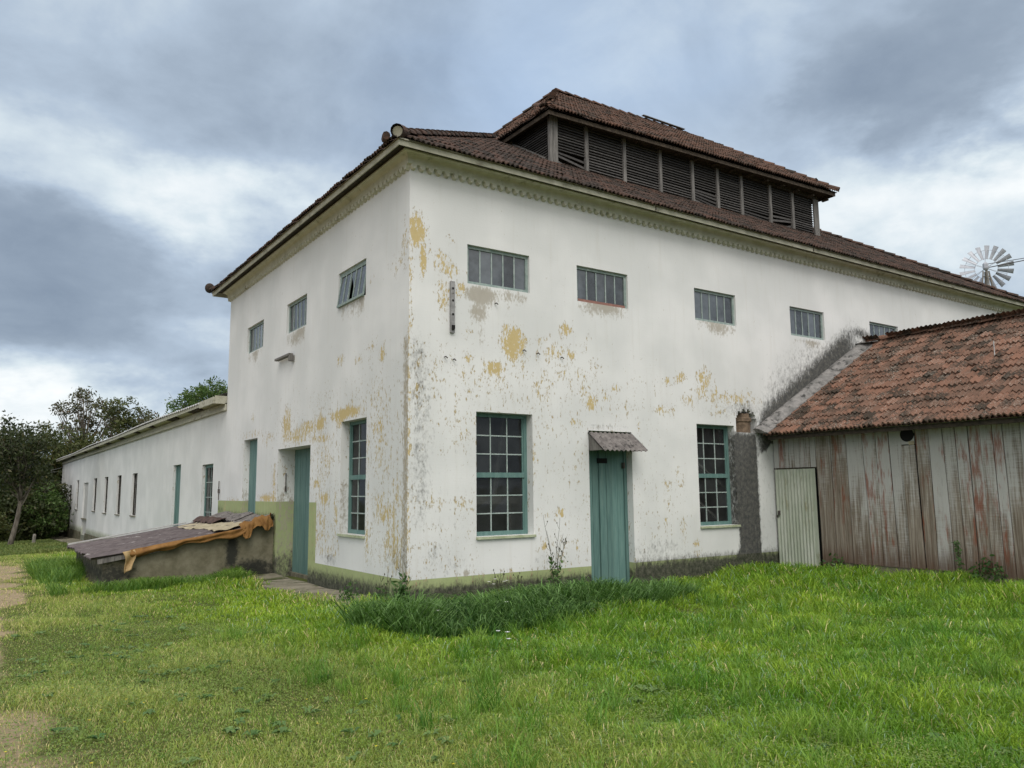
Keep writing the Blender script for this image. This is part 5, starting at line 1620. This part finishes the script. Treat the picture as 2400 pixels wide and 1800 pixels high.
# the tall rank grass at the foot of the right wall
x, y = scatter(150000, (-2.2, 5, -3.3, 0))
k = in_poly(x, y, TALL) & ok(x, y)[0]
x, y = x[k], y[k]
k = rs.uniform(0, 1, len(x)) < .15
x, y = x[k], y[k]
n1, n2 = vnoise(x, y, 1.1), vnoise(x + 5, y + 9, 3)
edge = smooth(-2.9, -2.2, y + .15 * n1)
h = (.64 + .10 * n1 + .10 * n2) * rs.uniform(.6, 1.15, len(x)) * (.7 + .3 * edge) * (1 - .50 * smooth(-2.2, -.7, y)) * (1 - .25 * smooth(2.4, 4.2, x))
col = mixc((.028, .09, .014), (.105, .215, .035), np.clip(.45 + .4 * n2 + rs.normal(0, .3, len(x)), 0, 1))
hilite = rs.uniform(0, 1, len(x)) < .30  # highlights painted as paler blades
col[hilite] = np.array([.17, .31, .09])
blades(x, y, np.maximum(h, .12), rs.uniform(.45, 1.35, len(x)), rs.uniform(.011, .021, len(x)), col, 'tall_grass')

# the far part of the yard, beyond the cellar cover
x, y = scatter(90000, (-13, -.1, 26.5, 56))
k = ok(x, y)[0] & (rs.uniform(0, 1, len(x)) > .8 * bare(x, y))
x, y = x[k], y[k]
n1 = vnoise(x, y, .8)
col = mixc((.075, .145, .025), (.19, .22, .06), np.clip(.5 + .4 * n1 + rs.normal(0, .25, len(x)), 0, 1)) * rs.uniform(.8, 1.3, (len(x), 1))
blades(x, y, (.10 + .05 * n1) * rs.uniform(.6, 1.5, len(x)), rs.uniform(.3, 1, len(x)), rs.uniform(.02, .035, len(x)), col, 'far_grass')
# long grass against the cellar cover
x, y = scatter(26000, (-4.6, -.9, 5.7, 7.0)); k = ok(x, y)[0]; x, y = x[k], y[k]
x2, y2 = scatter(24000, (-4.6, -3.62, 6.5, 13)); x, y = np.concatenate([x, x2]), np.concatenate([y, y2])
n1 = vnoise(x, y, 1.5)
keep = rs.uniform(0, 1, len(x)) < .35 + .6 * n1; x, y, n1 = x[keep], y[keep], n1[keep]
col = mixc((.06, .17, .02), (.20, .32, .05), np.clip(.5 + .35 * n1 + rs.normal(0, .25, len(x)), 0, 1))
blades(x, y, (.25 + .1 * n1 + .16 * (x < -3.6) * (y > 7)) * rs.uniform(.5, 1.25, len(x)), rs.uniform(.3, 1.1, len(x)), rs.uniform(.008, .014, len(x)), col, 'grass_tufts')

# scattered taller tufts in the lush part
tx, ty = scatter(520, (-3.2, 9.3, -9.5, -.4))
k = ok(tx, ty)[0] & ~in_poly(tx, ty, TALL)
tx, ty = tx[k], ty[k]
per = 46
bx = np.repeat(tx, per) + rs.normal(0, .06, len(tx) * per); by = np.repeat(ty, per) + rs.normal(0, .06, len(tx) * per)
k = ok(bx, by)[0]; th = np.repeat(rs.uniform(.16, .36, len(tx)), per)[k]
tc = np.repeat(mixc((.05, .145, .014), (.14, .235, .03), rs.uniform(0, 1, len(tx))), per, 0)[k]
bx, by = bx[k], by[k]
blades(bx, by, th * rs.uniform(.5, 1.15, len(bx)), rs.uniform(.2, 1.2, len(bx)), rs.uniform(.004, .008, len(bx)), tc * rs.uniform(1.1, 1.8, (len(bx), 1)), 'grass_tufts')

# thinner tufts and flat rosettes of weed leaves in the short turf
tx, ty = scatter(260, (-5.2, -1.2, -9.5, 4.5)); k = ok(tx, ty)[0] & (bare(tx, ty) < .2); tx, ty = tx[k], ty[k]
per = 20
bx = np.repeat(tx, per) + rs.normal(0, .05, len(tx) * per); by = np.repeat(ty, per) + rs.normal(0, .05, len(tx) * per)
th = np.repeat(rs.uniform(.07, .19, len(tx)), per); tc = np.repeat(mixc((.10, .20, .03), (.25, .33, .08), rs.uniform(0, 1, len(tx))), per, 0)
blades(bx, by, th * rs.uniform(.5, 1.15, len(bx)), rs.uniform(.4, 1.4, len(bx)), rs.uniform(.004, .007, len(bx)), tc * rs.uniform(.9, 1.5, (len(bx), 1)), 'grass_tufts')
tx, ty = scatter(420, (-5.5, 3.5, -9.5, 2)); k = ok(tx, ty)[0] & ~in_poly(tx, ty, TALL) & (bare(tx, ty) < .3); tx, ty = tx[k], ty[k]
RV = []
RC = []
for a_, b_ in zip(tx, ty):
    zz = float(gz(a_, b_)) + .03
    cc_ = np.array(mixc((.07, .16, .04), (.18, .28, .09), np.array([rs.uniform()]))[0])
    for q in range(rs.randint(5, 9)):
        an = rs.uniform(0, 6.28); L = rs.uniform(.05, .11); w_ = L * rs.uniform(.16, .28)
        d_ = np.array([math.cos(an), math.sin(an), 0]); s_ = np.array([-math.sin(an), math.cos(an), 0])
        o = np.array([a_, b_, zz])
        RV += [o, o + d_ * L * .55 + s_ * w_ + [0, 0, .03], o + d_ * L + [0, 0, .012], o + d_ * L * .55 - s_ * w_ + [0, 0, .03]]
        RC += [cc_ * rs.uniform(.8, 1.25)] * 4
tag(tri_mesh('weed_leaves', np.array(RV), np.arange(len(RV)).reshape(-1, 4), np.array(RC), M['grass']), kind='stuff')

# clover and small broad leaves
x, y = scatter(900000, (-9, 8, -11, 4))
a, dep = ok(x, y)
x, y, dep = x[a], y[a], dep[a]
cl = np.clip(.45 + .55 * vnoise(x + 3, y + 3, 1.3) + .5 * np.exp(-((x + 2.2) / 1.6) ** 2 - ((y + 7) / 2.2) ** 2), 0, 1) * (1 - .8 * bare(x, y)) * smooth(16, 7, dep)
k = (rs.uniform(0, 1, len(x)) < cl * .95) & ~in_poly(x, y, TALL)
x, y = x[k], y[k]
n = len(x)
z = gz(x, y) + rs.uniform(.015, .085, n)
c = np.stack([x, y, z], 1)
u = rs.normal(0, 1, (n, 3)); u[:, 2] *= .35; u /= np.linalg.norm(u, axis=1)[:, None]
w = np.cross(u, np.array([0, 0, 1.0])); w /= np.linalg.norm(w, axis=1)[:, None]
s = rs.uniform(.006, .0125, (n, 1))
V = np.stack([c - u * s, c + w * s * .8 + u * s * .3, c + u * s * 1.1, c - w * s * .8 + u * s * .3], 1).reshape(-1, 3)
colr = mixc((.11, .20, .025), (.25, .34, .08), np.clip(.5 + .3 * vnoise(x, y, 2.5) + rs.normal(0, .25, n), 0, 1))
print('clover', n)
tag(tri_mesh('clover', V, np.arange(n * 4).reshape(-1, 4), np.repeat(colr, 4, 0), M['grass']), kind='stuff')

# small flowers
def petals(pts, r, colr, name, npet=5):
    v = MB()
    for (px, py, pz) in pts:
        for q in range(npet):
            a_ = 2 * math.pi * q / npet + px * 7
            d_ = Vector((math.cos(a_), math.sin(a_), .25)); t_ = Vector((-math.sin(a_), math.cos(a_), 0))
            o = Vector((px, py, pz))
            v.quad(o, o + d_ * r * .6 + t_ * r * .35, o + d_ * r, o + d_ * r * .6 - t_ * r * .35, (*colr, 1))
        v.tube([(px, py, pz), (px + .01, py, float(gz(px, py)))], .0015, 4, tint=(.08, .15, .03, 1))
    return tag(v.build(name, M['flower']), kind='stuff')
x, y = scatter(170, (-6, 7, -10, 1)); k = ok(x, y)[0]; x, y = x[k], y[k]
petals([(a_, b_, float(gz(a_, b_)) + rs.uniform(.06, .14)) for a_, b_ in zip(x, y)], .012, (.75, .62, .05), 'yellow_flowers')
petals([(1.20, -.62, .10), (1.27, -.66, .06), (1.52, -.60, .08), (1.58, -.58, .09), (1.40, -.5, .12), (-.62, -2.2, -.02), (.3, -2.5, .05)], .035, (.8, .8, .78), 'white_flowers')
petals([(-.84, -4.02, -.02), (-.76, -4.10, -.03), (-.80, -4.18, -.09)], .035, (.72, .72, .78), 'white_flowers')

# ------------------------------------------------------------------ weeds and climbers
def stalks(x, y, height, n, spread, seed, label, heads=True, leafy=0):
    rr = random.Random(seed)
    zb = float(gz(x, y))
    t = empty('weed_plant', (x, y, zb), label, 'weed')
    v, hd = MB(), MB()
    lv = []
    for i in range(n):
        a_ = rr.uniform(0, 6.28); hh = height * rr.uniform(.6, 1.0); sp = spread * rr.uniform(.3, 1)
        pts = [Vector((x + math.cos(a_) * sp * f ** 1.5 + .015 * math.sin(f * 9 + i), y + math.sin(a_) * sp * .35 * f ** 1.5, zb + hh * f)) for f in np.linspace(0, 1, 8)]
        v.tube(pts, [.006 * (1.1 - .7 * f) for f in np.linspace(0, 1, 8)], 5)
        for q in range(5):
            f = rr.uniform(.45, 1.0); k = int(f * 7); p = pts[k]
            e = p + Vector((rr.uniform(-.09, .09), rr.uniform(-.03, .03), rr.uniform(.04, .13)))
            v.tube([p, p.lerp(e, .6) + Vector((0, 0, -.01)), e], .0025, 4)
            if heads:
                hd.tube([e - Vector((0, 0, .012)), e, e + Vector((0, 0, .02))], [.004, .010, .004], 5)
        for q in range(leafy):
            f = rr.uniform(.05, .75); lv.append(tuple(pts[int(f * 7)]))
    v.build('stem', M['weed'], t)
    hd.build('seed_head', M['weed'], t)
    if lv:
        V, F, C = leaves(np.array(lv), .05, 3, .045, np.random.RandomState(seed), 1, .2)
        tri_mesh('foliage', V, F, C, M['ivy'], t, (x, y, zb))
stalks(2.72, -.42, 1.55, 7, .34, 1, 'tall dry stalky weed against the white wall between tall window and door', leafy=5)
stalks(1.52, -.42, .62, 4, .10, 2, 'short dry weed stalk under the tall window of the right wall', leafy=2)
stalks(1.95, -.42, .55, 3, .06, 3, 'thin small weed stalk right of the shorter one under the window', leafy=1)
stalks(-.30, -.38, .95, 7, .22, 4, 'leafy weed clump growing at the corner of the mill', heads=False, leafy=22)
stalks(-.62, -.45, .8, 4, .15, 5, 'weed stalks left of the corner above the rank grass', leafy=10)
def climber(x0, pts, seed, label, rad=.07, per=9, size=.05, cat='vine', name='climbing_vine'):
    zb = float(gz(x0, pts[0][1]))
    t = empty(name, (x0, pts[0][1], zb), label, cat)
    v = MB(); v.tube([Vector(p) for p in pts], .006, 5); v.build('stem', M['weed'], t)
    cs = []
    for a_, b_ in zip(pts[:-1], pts[1:]):
        for f in np.linspace(0, 1, 6): cs.append(np.array(a_) * (1 - f) + np.array(b_) * f)
    V, F, C = leaves(np.array(cs), rad, per, size, np.random.RandomState(seed), 1, .5)
    V[:, 0] = np.minimum(V[:, 0], 9.47)
    tri_mesh('foliage', V, F, C, M['ivy'], t, (x0, pts[0][1], zb))
climber(9.40, [(9.40, -4.18, -.25), (9.44, -4.14, .1), (9.45, -4.10, .38), (9.45, -4.08, .55)], 51, 'thin green vine climbing the planks of the shed', .035, 6, .035)
climber(9.35, [(9.32, -4.45, -.25), (9.36, -4.50, .0), (9.40, -4.62, .16)], 52, 'broad-leaved green plant at the foot of the shed planks', .10, 10, .06, 'weed', 'leafy_weed')
climber(9.33, [(9.3, -4.85, -.25), (9.36, -4.84, .02), (9.38, -4.8, .2)], 53, 'pale green weed beside the lowest plank of the shed', .06, 8, .04, 'weed', 'leafy_weed')
climber(9.30, [(9.3, -1.35, -.25), (9.30, -1.5, -.05), (9.32, -1.7, .0)], 54, 'low green weed next to the corrugated shed door', .10, 8, .05, 'weed', 'leafy_weed')
climber(-.5, [(-.52, 1.35, -.3), (-.46, 1.3, -.2), (-.42, 1.25, -.12)], 55, 'small green weed on the path by the corner', .09, 16, .035, 'weed', 'leafy_weed')
